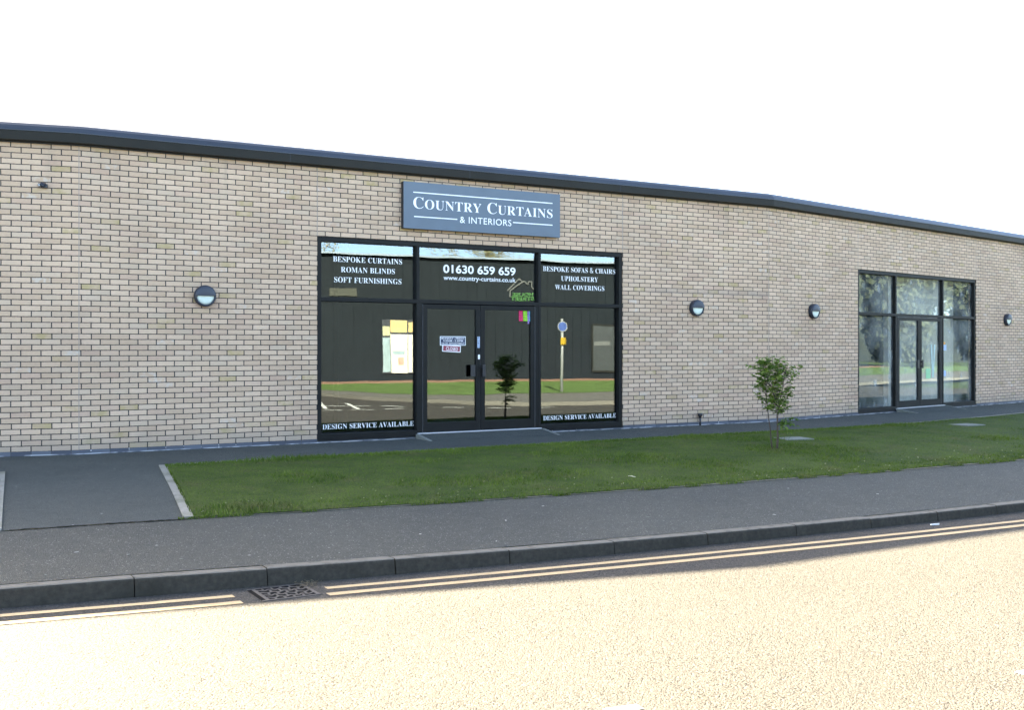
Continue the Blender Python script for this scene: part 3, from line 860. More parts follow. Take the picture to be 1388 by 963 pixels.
# ------------------------------------------------------------------ shopfronts
def shopfront(f, hole, glass, k, s_org):
    """k scales the bays along the wall; returns pane plane info"""
    s0, s1, z0, z1 = hole
    X = lambda s: s_org + (s - 3.362) * k
    OF, OB, OG = -.012, -.125, -.085
    m = MB()
    def bar(a, b, c, d, o0=OB, o1=OF): m.box(f, X(a), X(b), c, d, o0, o1)
    # outer frame: jambs run through, rails butt between them
    e = .003
    m.box(f, s0 + e, X(3.432), z0, z1 - e, OB, OF); m.box(f, X(8.972), s1 - e, z0, z1 - e, OB, OF)
    m1a, m1b, m2a, m2b = 5.018, 5.069, 7.290, 7.341
    bar(3.432, 8.972, 3.036, z1 - e)                                   # head
    for a, b in ((m1a, m1b), (m2a, m2b)): bar(a, b, z0, 3.036)         # mullions
    for a, b in ((3.432, m1a), (m1b, m2a), (m2b, 8.972)): bar(a, b, 2.130, 2.188)      # transom
    for a, b in ((3.432, m1a), (m2b, 8.972)): bar(a, b, z0, .108)      # bottom rails
    bar(m1b, 5.124, .05, 2.130, OB + .01, OF - .006); bar(7.226, m2a, .05, 2.130, OB + .01, OF - .006)   # door jambs
    fr = m.build("shopfront_frame", M['frame'], bld, bevel=.0025)
    # projecting sill flashing under the side lights, over the blue bricks
    for a, b in ((s0 + .004, X(m1b)), (X(m2a), s1 - .004)):
        m = MB(); m.box(f, a, b, .012, z0 - .001, -.12, .028)
        m.build("sill", M['frame'], fr, bevel=.002)
    for a, b in ((s0, X(m1a) + .03), (X(m2b) - .03, s1)):
        m = MB(); m.box(f, a, b, -.12, .010, -.10, .004)
        P = [(a, -.12), (b, -.12), (b, .0105), (a, .0105)]
        m.quad([f.W(s, z, .0055) for s, z in P], [((s - f.uoff) * f.uk, z) for s, z in P])
        m.build("plinth", M['plinth'], bld)
    # panes
    def pane(a, b, c, d, par, o=OG):
        g = MB(); A, B = X(a), X(b)
        P = [(A, c), (B, c), (B, d), (A, d)]
        U = [((s - s_org), z) for s, z in P]
        g.quad([f.W(s, z, o) for s, z in P], U)
        g.quad([f.W(s, z, o - .014) for s, z in reversed(P)], list(reversed(U)))
        g.quad([f.W(A, c, o), f.W(A, d, o), f.W(A, d, o - .014), f.W(A, c, o - .014)]); g.quad([f.W(B, d, o), f.W(B, c, o), f.W(B, c, o - .014), f.W(B, d, o - .014)])
        g.quad([f.W(A, d, o), f.W(B, d, o), f.W(B, d, o - .014), f.W(A, d, o - .014)]); g.quad([f.W(B, c, o), f.W(A, c, o), f.W(A, c, o - .014), f.W(B, c, o - .014)])
        return g.build("pane", glass, par)
    q = .006
    pane(3.432 - q, m1a + q, 2.188 - q, 3.036 + q, fr); pane(m1b - q, m2a + q, 2.188 - q, 3.036 + q, fr); pane(m2b - q, 8.972 + q, 2.188 - q, 3.036 + q, fr)
    pane(3.432 - q, m1a + q, .108 - q, 2.130 + q, fr); pane(m2b - q, 8.972 + q, .108 - q, 2.130 + q, fr)
    # gaskets round the glass
    g = MB()
    for a, b, c, d in ((3.432, m1a, 2.188, 3.036), (m1b, m2a, 2.188, 3.036), (m2b, 8.972, 2.188, 3.036), (3.432, m1a, .108, 2.130), (m2b, 8.972, .108, 2.130)):
        w = .008 
        for bx in ((a, b, d - w, d), (a, b, c, c + w)): g.box(f, X(bx[0]) + .001, X(bx[1]) - .001, bx[2] + .001, bx[3] - .001, OG + .001, OG + .010)
        for bx in ((a, a + w, c + w, d - w), (b - w, b, c + w, d - w)): g.box(f, X(bx[0]) + .001, X(bx[1]) - .001, bx[2], bx[3], OG + .001, OG + .010)
    g.build("gasket", M['gasket'], fr)
    # two glazed door leaves
    for a, b, meet in ((5.130, 6.170, 1), (6.180, 7.220, 0)):
        d = MB(); st = .078; zz0, zz1, zg0, zg1 = .068, 2.116, .218, 2.046
        d.box(f, X(a), X(a) + st, zz0, zz1, -.075, -.018); d.box(f, X(b) - st, X(b), zz0, zz1, -.075, -.018)
        d.box(f, X(a) + st, X(b) - st, zz0, zg0, -.075, -.018); d.box(f, X(a) + st, X(b) - st, zg1, zz1, -.075, -.018)
        leaf = d.build("door", M['frame'], bld, bevel=.0025)
        g = MB(); A, B = X(a) + st - q, X(b) - st + q; P = [(A, zg0 - q), (B, zg0 - q), (B, zg1 + q), (A, zg1 + q)]; U = [(s - s_org, z) for s, z in P]
        g.quad([f.W(s, z, -.045) for s, z in P], U); g.quad([f.W(s, z, -.058) for s, z in reversed(P)], list(reversed(U)))
        g.build("pane", glass, leaf)
        h = MB()                                                       # upright pull plate on stand-offs
        if meet: ha, hb = X(b) - .205, X(b) - .118
        else: ha, hb = X(a) + .004, X(a) + .062
        h.box(f, ha, hb, .950, 1.140, .022, .040)
        for zz in (.985, 1.09):
            c0 = ha + .06 if meet else ha + .005
            h.box(f, c0 + .005, c0 + .025, zz, zz + .02, -.0175 if not meet else -.044, .0215)
        h.build("handle", M['black'], leaf, bevel=.003)
        # bright hinge-side strip
        hs = MB(); e0 = X(a) - .0055 if meet else X(b) + .0012
        hs.box(f, e0, e0 + .0035, .07, 2.12, -.05, -.012)
        hs.build("weather_strip", M['strip'], leaf)
    m = MB(); m.box(f, X(6.1715), X(6.1785), .07, 2.114, -.07, -.03); m.build("meeting_seal", simple("grey_brush_seal", (.16, .16, .155), .8, .3), bld)
    # threshold and little tarmac ramp with pale flanks
    m = MB(); m.box(f, X(m1b) - .04, X(m2a) + .04, .030, .064, -.11, .035)
    m.build("threshold", M['metal'], bld, bevel=.003)
    m = MB(); A, B = X(m1b) - .03, X(m2a) + .03; zr = .050; ln = .52; g0 = -.14
    zf = lambda s: gz(*f.W(s, 0, ln).xy) + .003
    m.hexa([f.W(A, g0, ln), f.W(B, g0, ln), f.W(B, g0, .036), f.W(A, g0, .036), f.W(A, zf(A), ln), f.W(B, zf(B), ln), f.W(B, zr, .036), f.W(A, zr, .036)])
    m.build("ramp", M['path'], bld)
    for s_, w in ((A, -.06), (B, .06)):
        m = MB()
        a, b = min(s_ + w, s_ + math.copysign(.002, w)), max(s_ + w, s_ + math.copysign(.002, w))
        m.hexa([f.W(a, g0, ln), f.W(b, g0, ln), f.W(b, g0, .036), f.W(a, g0, .036), f.W(a, zf(a) + .004, ln), f.W(b, zf(b) + .004, ln), f.W(b, zr + .003, .036), f.W(a, zr + .003, .036)])
        m.build("ramp_edging", M['slab'], bld)
    return fr, X
FR1, X1 = shopfront(F1, SF1, M['glass'], 1.0, 3.362)
FR2, X2 = shopfront(F2, SF2, M['dusty'], 5.442 / 5.68, 3.225)

# rooms behind the glass
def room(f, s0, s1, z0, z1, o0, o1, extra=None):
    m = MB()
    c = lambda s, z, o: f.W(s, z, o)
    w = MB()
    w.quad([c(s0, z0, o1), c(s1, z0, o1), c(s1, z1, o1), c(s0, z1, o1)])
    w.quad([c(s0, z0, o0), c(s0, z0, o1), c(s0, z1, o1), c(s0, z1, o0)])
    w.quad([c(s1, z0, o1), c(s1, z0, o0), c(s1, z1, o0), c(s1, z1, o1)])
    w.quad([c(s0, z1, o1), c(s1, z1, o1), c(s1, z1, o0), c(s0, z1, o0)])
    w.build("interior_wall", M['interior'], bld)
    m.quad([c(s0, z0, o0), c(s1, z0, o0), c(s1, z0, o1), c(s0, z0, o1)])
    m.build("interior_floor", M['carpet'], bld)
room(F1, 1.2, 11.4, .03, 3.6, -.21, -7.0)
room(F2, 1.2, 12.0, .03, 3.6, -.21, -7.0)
m = MB(); m.box(F1, 4.62, 4.80, .03, 3.6, -2.6, -2.4); m.build("column", M['interior'], bld)
m = MB(); m.box(F2, 5.36, 8.50, .03, 3.58, -.62, -.50); m.build("partition", M['pale_wall'], bld)
GLYPHS = {
    'A': [[[-9,0],[-9,18],[1,19],[9,21],[17,25],[24,30],[30,38],[36,47],[43,60],[49,75],[206,466],[224,465],[384,87],[392,70],[399,55],[405,44],[411,34],[417,27],[425,22],[433,19],[443,18],[443,0],[229,0],[229,18],[253,20],[270,25],[280,34],[283,46],[273,81],[253,132],[103,132],[79,71],[76,59],[75,48],[78,35],[87,26],[102,20],[124,18],[128,18],[128,0]],[[113,161],[242,161],[177,319]]],
    'B': [[[16,0],[16,17],[32,19],[45,22],[55,26],[62,32],[68,40],[72,51],[74,65],[75,82],[75,369],[74,382],[73,394],[72,404],[69,412],[66,419],[62,425],[57,429],[51,433],[15,439],[15,455],[220,455],[297,449],[352,429],[385,396],[396,351],[389,313],[369,283],[335,261],[287,247],[344,231],[385,206],[410,173],[418,132],[415,102],[407,76],[392,54],[371,35],[345,19],[314,9],[278,2],[238,0]],[[182,252],[188,252],[213,253],[234,257],[251,263],[263,272],[273,285],[279,301],[283,321],[285,345],[284,367],[281,385],[276,400],[269,412],[260,422],[248,428],[234,433],[216,434],[206,433],[198,432],[192,429],[188,425],[182,391]],[[222,24],[242,26],[259,30],[273,38],[283,49],[291,63],[296,81],[300,103],[301,128],[299,154],[295,176],[287,194],[277,208],[263,218],[245,225],[223,230],[197,231],[182,231],[182,65],[183,55],[184,46],[187,39],[190,33],[195,29],[202,26],[211,25]]],
    'C': [[[257,-11],[224,-9],[193,-3],[164,6],[137,20],[113,37],[91,56],[72,79],[56,104],[43,132],[34,162],[28,194],[26,228],[28,262],[34,294],[43,323],[56,351],[72,376],[92,399],[114,418],[139,435],[166,448],[195,458],[226,464],[259,465],[283,464],[309,459],[337,451],[367,440],[388,435],[399,437],[408,443],[415,452],[419,465],[437,465],[437,308],[420,308],[407,338],[392,364],[375,387],[356,407],[335,423],[313,434],[290,441],[265,443],[212,430],[174,389],[151,321],[144,226],[152,138],[177,74],[219,36],[278,24],[298,25],[318,29],[338,35],[358,45],[377,56],[395,71],[412,87],[428,106],[447,89],[409,45],[365,14],[314,-5]]],
    'D': [[[20,0],[20,17],[35,19],[47,21],[56,25],[63,30],[68,36],[71,46],[73,59],[74,75],[74,374],[73,392],[71,407],[67,418],[61,426],[53,432],[43,435],[30,438],[15,439],[15,455],[222,455],[278,452],[328,441],[370,422],[405,396],[433,364],[452,325],[464,279],[468,228],[453,128],[408,57],[333,14],[228,0]],[[222,24],[253,27],[279,37],[302,53],[319,75],[333,104],[343,139],[349,181],[351,229],[343,318],[319,382],[279,420],[223,433],[211,433],[202,431],[195,428],[190,423],[186,417],[184,409],[182,398],[182,385],[182,72],[182,59],[184,48],[186,40],[190,34],[195,30],[202,27],[211,25]]],
    'E': [[[14,0],[14,17],[30,18],[44,20],[55,24],[62,30],[68,37],[72,48],[74,62],[75,78],[75,369],[74,389],[72,405],[68,417],[62,425],[54,431],[44,435],[31,438],[16,439],[16,455],[399,455],[399,320],[383,320],[378,349],[369,373],[356,392],[340,406],[320,417],[295,424],[266,429],[232,430],[200,428],[186,417],[183,388],[183,246],[193,246],[214,247],[232,252],[247,259],[259,269],[269,282],[277,300],[283,321],[288,345],[304,345],[304,118],[287,118],[285,137],[282,154],[278,169],[273,181],[267,192],[259,201],[251,208],[241,213],[229,217],[216,220],[202,222],[185,222],[183,222],[183,67],[183,56],[185,47],[188,40],[192,35],[198,32],[206,29],[217,28],[230,28],[254,28],[276,30],[295,34],[313,39],[330,45],[345,53],[358,63],[371,75],[382,89],[393,105],[402,123],[411,143],[430,143],[402,0]]],
    'F': [[[15,0],[15,17],[31,19],[45,23],[55,28],[62,34],[68,42],[72,53],[74,67],[75,84],[75,375],[74,391],[71,405],[67,416],[61,423],[54,429],[43,433],[30,436],[14,439],[14,455],[394,455],[394,320],[377,320],[374,339],[369,357],[362,372],[355,385],[347,397],[336,406],[324,414],[310,420],[294,425],[275,428],[254,430],[230,431],[200,429],[186,421],[182,398],[182,247],[190,247],[211,249],[229,253],[244,260],[256,270],[266,284],[274,301],[280,322],[284,347],[302,347],[302,118],[285,118],[280,146],[274,168],[266,187],[257,200],[244,211],[229,218],[210,222],[189,224],[182,224],[182,81],[188,43],[191,36],[196,31],[202,27],[210,24],[219,21],[229,19],[242,18],[257,17],[257,0]]],
    'G': [[[268,-10],[233,-8],[200,-3],[170,7],[141,19],[116,36],[93,55],[74,77],[57,103],[44,131],[35,161],[29,194],[28,229],[29,263],[35,295],[44,324],[57,352],[74,377],[93,399],[115,419],[139,435],[166,448],[195,458],[225,464],[257,465],[284,464],[311,459],[340,451],[369,441],[388,436],[406,443],[419,465],[437,465],[437,308],[420,308],[412,327],[403,346],[393,363],[382,379],[370,393],[357,406],[343,417],[329,426],[314,434],[299,439],[283,442],[267,443],[214,430],[176,389],[153,322],[146,228],[148,178],[154,135],[165,98],[180,67],[199,44],[221,26],[246,16],[275,13],[293,14],[308,16],[319,21],[328,27],[334,35],[339,45],[342,57],[343,71],[343,128],[342,142],[339,154],[335,163],[329,170],[321,175],[309,179],[294,181],[275,182],[275,198],[500,198],[500,182],[485,181],[473,179],[463,175],[457,171],[452,164],[449,155],[447,143],[446,128],[446,29],[402,12],[357,0],[313,-8]]],
    'H': [[[15,0],[15,17],[31,19],[45,22],[55,26],[62,32],[68,39],[72,50],[74,64],[75,81],[75,379],[74,394],[71,406],[68,416],[62,424],[55,429],[44,434],[32,437],[16,439],[16,455],[242,455],[242,439],[204,432],[187,415],[182,379],[182,251],[342,251],[342,379],[337,415],[320,432],[282,439],[282,455],[507,455],[507,439],[491,437],[478,434],[468,429],[461,424],[456,417],[452,407],[450,394],[449,379],[449,81],[450,65],[452,52],[456,41],[461,33],[468,27],[478,22],[491,19],[507,17],[507,0],[282,0],[282,17],[298,19],[311,21],[321,25],[329,31],[335,38],[339,49],[341,63],[342,81],[342,221],[182,221],[182,81],[183,64],[185,50],[189,39],[194,32],[202,26],[212,22],[225,19],[242,17],[242,0]]],
    'I': [[[13,0],[13,17],[29,20],[42,23],[53,27],[61,32],[67,39],[72,49],[74,61],[75,75],[75,387],[74,401],[72,412],[68,421],[63,427],[55,432],[45,435],[31,437],[13,439],[13,455],[244,455],[244,439],[228,437],[214,435],[204,432],[196,427],[190,421],[186,412],[183,401],[183,387],[183,77],[187,44],[206,26],[246,17],[246,0]]],
    'K': [[[16,0],[16,17],[32,19],[45,22],[56,26],[63,32],[68,39],[72,50],[74,64],[75,81],[75,379],[74,394],[72,406],[68,416],[63,424],[55,430],[45,434],[32,437],[17,439],[17,455],[242,455],[242,439],[205,432],[187,415],[183,379],[183,234],[321,373],[333,387],[342,398],[347,409],[349,418],[345,427],[334,434],[316,437],[291,439],[291,455],[486,455],[486,439],[477,439],[447,434],[415,419],[381,395],[345,361],[271,285],[463,46],[487,25],[519,17],[519,0],[281,0],[281,17],[306,18],[322,21],[334,34],[333,40],[329,47],[324,56],[316,66],[199,214],[183,198],[183,81],[183,64],[186,50],[189,39],[195,32],[202,26],[213,22],[226,19],[242,17],[242,0]]],
    'L': [[[15,0],[15,17],[31,19],[45,22],[55,26],[62,32],[68,39],[72,50],[74,64],[75,81],[75,379],[74,394],[71,407],[68,417],[62,425],[55,430],[44,434],[32,437],[16,439],[16,455],[250,455],[250,439],[208,434],[201,431],[196,427],[191,422],[188,416],[182,379],[182,83],[185,47],[200,31],[234,28],[257,28],[278,31],[297,34],[315,40],[330,47],[345,56],[358,67],[370,80],[381,95],[391,112],[400,132],[409,154],[427,154],[402,0]]],
    'M': [[[14,0],[14,17],[30,19],[43,22],[53,26],[61,32],[67,39],[72,50],[74,63],[75,79],[75,382],[71,416],[53,432],[15,439],[15,455],[185,455],[317,142],[449,455],[617,455],[617,439],[602,437],[590,433],[580,429],[573,423],[567,416],[563,405],[561,393],[560,378],[560,85],[565,43],[568,36],[571,31],[576,26],[582,23],[617,17],[617,0],[396,0],[396,17],[433,25],[438,28],[443,32],[447,38],[450,44],[455,83],[455,399],[288,0],[270,0],[105,389],[105,80],[106,62],[109,48],[113,37],[120,30],[128,24],[139,20],[153,18],[169,17],[169,0]]],
    'N': [[[403,-11],[107,350],[107,79],[108,62],[110,49],[113,38],[119,31],[126,26],[136,21],[150,19],[167,17],[167,0],[18,0],[18,17],[54,23],[71,41],[76,79],[76,388],[36,433],[18,439],[18,455],[156,455],[391,169],[391,377],[386,414],[369,431],[331,439],[331,455],[480,455],[480,439],[464,437],[450,434],[440,430],[433,425],[428,417],[425,407],[422,393],[422,377],[422,-11]]],
    'O': [[[261,-11],[236,-10],[213,-6],[190,-1],[169,7],[148,17],[129,29],[111,43],[94,58],[79,75],[66,93],[55,113],[45,134],[37,156],[32,179],[29,203],[28,228],[29,252],[32,276],[37,299],[45,321],[55,342],[66,362],[79,380],[95,397],[112,413],[130,426],[149,438],[170,448],[192,456],[216,462],[240,465],[265,466],[290,465],[313,462],[336,456],[357,448],[378,439],[397,427],[415,414],[431,399],[446,382],[459,364],[471,344],[481,323],[488,301],[494,277],[497,253],[498,228],[497,203],[494,179],[488,156],[481,134],[471,113],[459,93],[446,75],[430,58],[414,43],[395,29],[376,17],[355,7],[333,-1],[310,-6],[286,-10]],[[265,12],[315,26],[351,66],[372,133],[379,228],[377,278],[371,321],[362,358],[348,389],[330,412],[310,430],[286,440],[260,443],[210,430],[174,389],[152,322],[145,228],[147,178],[153,135],[163,98],[177,67],[195,43],[215,26],[238,16]]],
    'P': [[[15,0],[15,17],[31,19],[45,22],[55,26],[62,32],[68,39],[72,50],[74,64],[75,81],[75,379],[74,394],[71,406],[68,416],[62,424],[55,429],[44,434],[32,437],[16,439],[16,455],[214,455],[253,454],[287,452],[315,447],[336,440],[352,432],[366,422],[379,411],[390,398],[398,383],[404,367],[408,350],[409,332],[406,305],[398,280],[385,259],[367,240],[343,225],[314,214],[281,208],[242,206],[182,206],[182,81],[183,64],[185,50],[189,39],[194,32],[202,26],[212,22],[225,19],[242,17],[242,0]],[[182,230],[201,230],[225,231],[244,235],[260,243],[272,253],[281,266],[287,283],[291,304],[292,329],[291,354],[288,375],[283,392],[275,406],[265,417],[252,425],[236,430],[216,431],[189,424],[182,398]]],
    'R': [[[15,0],[15,17],[31,19],[45,22],[55,26],[62,32],[68,39],[72,50],[74,64],[75,81],[75,379],[74,394],[71,406],[68,416],[62,424],[55,429],[44,434],[32,437],[16,439],[16,455],[217,455],[264,453],[305,448],[339,439],[367,426],[389,409],[405,388],[414,363],[417,334],[411,296],[392,265],[360,241],[315,224],[432,50],[452,26],[478,17],[480,17],[480,0],[338,0],[201,212],[182,212],[182,81],[183,64],[185,50],[189,39],[194,32],[202,26],[212,22],[225,19],[242,17],[242,0]],[[182,234],[203,234],[228,235],[249,240],[266,248],[280,258],[290,272],[298,290],[302,311],[304,336],[299,378],[284,407],[259,425],[224,431],[212,431],[202,429],[195,426],[190,422],[186,417],[184,409],[182,398],[182,385]]],
    'S': [[[43,-11],[43,158],[62,158],[72,124],[83,94],[96,70],[111,50],[129,34],[149,24],[172,17],[197,15],[215,16],[231,20],[245,27],[257,36],[266,47],[273,60],[277,74],[279,89],[275,110],[265,129],[248,146],[225,160],[163,191],[135,205],[112,221],[92,236],[77,253],[65,270],[56,289],[51,309],[50,332],[51,352],[54,370],[60,387],[67,403],[77,417],[88,429],[101,440],[115,449],[131,457],[148,462],[166,465],[185,466],[229,461],[282,448],[291,446],[300,445],[307,446],[313,450],[318,457],[320,466],[339,466],[339,319],[322,319],[317,337],[310,354],[303,370],[293,385],[283,398],[272,410],[261,420],[248,429],[235,436],[222,441],[208,444],[194,445],[178,443],[163,440],[151,434],[140,426],[131,417],[125,406],[121,394],[120,380],[121,368],[124,356],[129,346],[137,336],[147,328],[159,319],[173,311],[189,303],[253,273],[273,263],[290,253],[305,243],[317,233],[328,222],[337,211],[344,200],[350,188],[354,176],[357,162],[359,148],[359,133],[358,112],[354,93],[348,75],[339,58],[328,43],[314,29],[298,18],[281,8],[261,0],[240,-6],[217,-9],[192,-10],[158,-8],[126,1],[98,9],[85,12],[69,7],[61,-11]]],
    'T': [[[92,0],[92,17],[109,18],[123,21],[134,25],[142,31],[148,39],[152,50],[155,64],[156,81],[156,433],[149,433],[124,431],[102,426],[82,416],[65,403],[51,387],[41,367],[33,344],[29,318],[11,318],[11,455],[410,455],[410,317],[394,317],[381,368],[357,404],[319,426],[269,433],[263,433],[263,81],[264,63],[267,49],[271,38],[276,30],[284,25],[296,21],[310,18],[328,17],[328,0]]],
    'U': [[[248,-13],[205,-10],[168,-2],[138,10],[114,29],[96,52],[83,81],[76,115],[73,155],[73,379],[72,394],[70,406],[66,416],[61,424],[53,429],[43,434],[30,437],[15,439],[15,455],[240,455],[240,439],[202,432],[185,415],[181,379],[181,140],[182,112],[186,88],[193,68],[203,51],[216,39],[232,29],[252,24],[275,22],[326,31],[363,56],[385,99],[392,159],[392,378],[391,393],[389,406],[385,416],[379,423],[371,429],[360,433],[346,437],[328,439],[328,455],[474,455],[474,439],[460,436],[448,432],[439,427],[433,421],[428,414],[425,404],[423,392],[422,378],[422,181],[420,133],[412,92],[398,58],[380,32],[356,13],[325,-2],[290,-10]]],
    'V': [[[212,-13],[44,381],[22,420],[16,427],[8,432],[-2,436],[-14,439],[-14,455],[211,455],[211,439],[197,438],[184,437],[174,435],[166,432],[160,428],[156,423],[153,417],[152,410],[161,378],[259,143],[348,377],[355,409],[354,417],[351,423],[347,428],[342,432],[334,435],[324,437],[313,438],[299,439],[299,455],[442,455],[442,439],[432,438],[423,436],[415,432],[408,427],[402,421],[395,411],[389,398],[382,383],[230,-13]]],
    'W': [[[171,-11],[32,393],[15,427],[10,432],[3,435],[-5,438],[-15,439],[-15,455],[181,455],[181,439],[150,432],[140,410],[148,373],[223,153],[301,353],[286,399],[282,410],[278,418],[273,425],[267,429],[261,433],[252,435],[241,437],[229,439],[229,455],[439,455],[439,439],[419,437],[404,432],[396,423],[393,412],[399,386],[474,166],[541,369],[549,406],[548,414],[546,421],[543,426],[538,430],[503,439],[503,455],[624,455],[624,439],[615,436],[607,433],[600,427],[594,421],[575,379],[446,-11],[428,-11],[316,309],[190,-11]]],
    'Y': [[[101,0],[101,17],[117,19],[131,22],[141,26],[148,32],[154,39],[157,50],[160,64],[161,81],[161,179],[46,387],[38,402],[29,414],[21,423],[14,429],[1,435],[-13,438],[-13,455],[207,455],[207,438],[195,438],[167,432],[156,416],[164,392],[248,226],[333,366],[340,378],[345,389],[348,399],[349,408],[345,421],[336,430],[320,436],[298,438],[295,438],[295,455],[439,455],[439,438],[431,436],[423,434],[416,430],[409,424],[383,392],[268,203],[268,81],[269,64],[271,50],[275,39],[280,32],[288,26],[298,22],[311,19],[328,17],[328,0]]],
    '&': [[[187,-7],[154,-5],[125,2],[99,13],[77,28],[59,46],[46,69],[38,95],[36,125],[37,149],[43,172],[51,191],[63,208],[79,223],[96,238],[116,252],[139,266],[99,318],[91,332],[85,348],[82,364],[81,382],[83,406],[89,426],[99,444],[114,459],[132,471],[153,480],[177,485],[204,487],[230,485],[252,480],[272,472],[289,460],[303,445],[313,427],[318,407],[320,383],[319,363],[314,344],[305,327],[293,312],[279,297],[262,283],[244,270],[224,258],[354,133],[362,144],[370,155],[377,168],[382,181],[401,240],[461,240],[455,219],[449,198],[442,179],[434,160],[425,142],[415,125],[404,110],[392,95],[490,0],[410,0],[352,56],[336,43],[319,31],[300,20],[281,11],[261,3],[238,-2],[214,-6]],[[188,293],[206,304],[222,315],[235,326],[245,336],[252,347],[258,358],[261,370],[262,383],[261,395],[258,405],[253,415],[246,423],[237,430],[227,435],[215,438],[202,439],[189,438],[177,435],[166,430],[156,424],[148,416],[143,406],[139,395],[138,383],[139,371],[142,360],[146,349],[151,338],[158,328],[167,317],[177,305]],[[189,46],[209,47],[229,49],[246,54],[263,60],[277,67],[291,75],[303,84],[314,93],[175,229],[157,218],[142,207],[129,196],[118,185],[109,173],[103,160],[99,144],[97,127],[99,109],[104,94],[111,80],[122,68],[136,58],[151,51],[169,47]]],
}

# ------------------------------------------------------------------ lettering
def glyph_mesh(text, spec, height, mat_depth=.0):
    pass

def poly_fill(loops):
    """fill outlines (outer loops and holes) -> verts, faces"""
    cu = bpy.data.curves.new("tmp_outline", 'CURVE'); cu.dimensions = '2D'; cu.fill_mode = 'FRONT'; cu.offset = -.010
    for lp in loops:
        sp = cu.splines.new('POLY'); sp.points.add(len(lp) - 1)
        for i, (x, y) in enumerate(lp): sp.points[i].co = (x, y, 0, 1)
        sp.use_cyclic_u = True
    ob = bpy.data.objects.new("tmp_outline", cu); col.objects.link(ob)
    dg = bpy.context.evaluated_depsgraph_get(); dg.update()
    me = bpy.data.meshes.new_from_object(ob.evaluated_get(dg))
    V = [tuple(v.co) for v in me.vertices]; Fc = [tuple(p.vertices) for p in me.polygons]
    bpy.data.objects.remove(ob); bpy.data.curves.remove(cu); bpy.data.meshes.remove(me)
    return V, Fc
_fill = {}
def serif_line(text, small=None):
    """unit-cap-height serif line: list of (V,F) placed; small = small-cap ratio for all but initials"""
    x = 0.0; items = []; first = True
    for ch in text:
        if ch == ' ':
            x += .46; first = True; continue
        k = 1.0 if (first or not small) else small
        if ch not in _fill: _fill[ch] = poly_fill([[(a / 455., b / 455.) for a, b in lp] for lp in GLYPHS[ch]])
        V, Fc = _fill[ch]
        xm = max(v[0] for v in V); xl = min(v[0] for v in V)
        items.append(([((v[0]) * k + x, v[1] * k) for v in V], Fc))
        x += (xm + max(.035, min(xl, .05)) + .015) * k
        first = False
    return items, x
def sans_line(text, offset=0.0, space=1.0):
    cu = bpy.data.curves.new("tmp_text", 'FONT'); cu.body = text; cu.size = 1.0; cu.offset = offset; cu.space_character = space; cu.resolution_u = 4
    ob = bpy.data.objects.new("tmp_text", cu); col.objects.link(ob)
    dg = bpy.context.evaluated_depsgraph_get(); dg.update()
    me = bpy.data.meshes.new_from_object(ob.evaluated_get(dg))
    V = [tuple(v.co) for v in me.vertices]; Fc = [tuple(p.vertices) for p in me.polygons]
    bpy.data.objects.remove(ob); bpy.data.curves.remove(cu); bpy.data.meshes.remove(me)
    return [([(v[0], v[1]) for v in V], Fc)], max(v[0] for v in V)
CAP = .70
def put_line(m, f, items, s0, s1, z0, h, o, rot=0.0, depth=0.0):
    """place a unit line so that it spans s0..s1, cap height h, baseline z0, on facet plane offset o"""
    xs = [v[0] for V, _ in items for v in V]; lo, hi = min(xs), max(xs)
    kx = (s1 - s0) / (hi - lo)
    for V, Fc in items:
        b = len(m.v)
        for x, y in V:
            ss = (x - lo) * kx; zz = y * h
            if rot:
                ss, zz = ss * math.cos(rot) - zz * math.sin(rot), ss * math.sin(rot) + zz * math.cos(rot)
            m.v.append(tuple(f.W(s0 + ss, z0 + zz, o)))
        for q in Fc:
            m.f.append(tuple(b + i for i in q)); m.uv += [(0, 0)] * len(q)
def sans(m, f, text, s0, s1, z0, h, o, offset=0.0, space=1.0, rot=0.0):
    it, w = sans_line(text, offset, space)
    ys = [v[1] for V, _ in it for v in V]
    it = [([(x, y / CAP) for x, y in V], Fc) for V, Fc in it]
    put_line(m, f, it, s0, s1, z0, h, o, rot)
def letter_part(name, parent, fn, mat):
    m = MB(); fn(m); return m.build(name, mat, parent)

# fascia sign -------------------------------------------------------
sign = thing("shop_sign", "blue grey shop sign board with white serif lettering above the curtain shopfront", "sign", F1.W(6.2, 3.3, 0))
m = MB(); m.box(F1, 4.742, 7.651, 3.302, 4.034, .004, .094); m.build("box", M['signedge'], sign)
m = MB(); m.box(F1, 4.740, 7.653, 3.300, 4.036, .095, .100); m.build("face_panel", M['bluegrey'], sign, bevel=.0015)
m = MB()
it, w = serif_line("COUNTRY CURTAINS", .82)
put_line(m, F1, it, 4.906, 7.500, 3.622, .180, .1025); m.build("lettering", M['white'], sign)
m = MB(); sans(m, F1, "& INTERIORS", 5.732, 6.692, 3.440, .105, .1025, .002, 1.08); m.build("lettering", M['white'], sign)
for a, b, c in ((4.906, 7.500, 3.866), (4.920, 5.684, 3.484), (6.724, 7.500, 3.496)):
    m = MB(); m.box(F1, a, b, c, c + .016, .1005, .1025); m.build("rule_line", M['white'], sign)

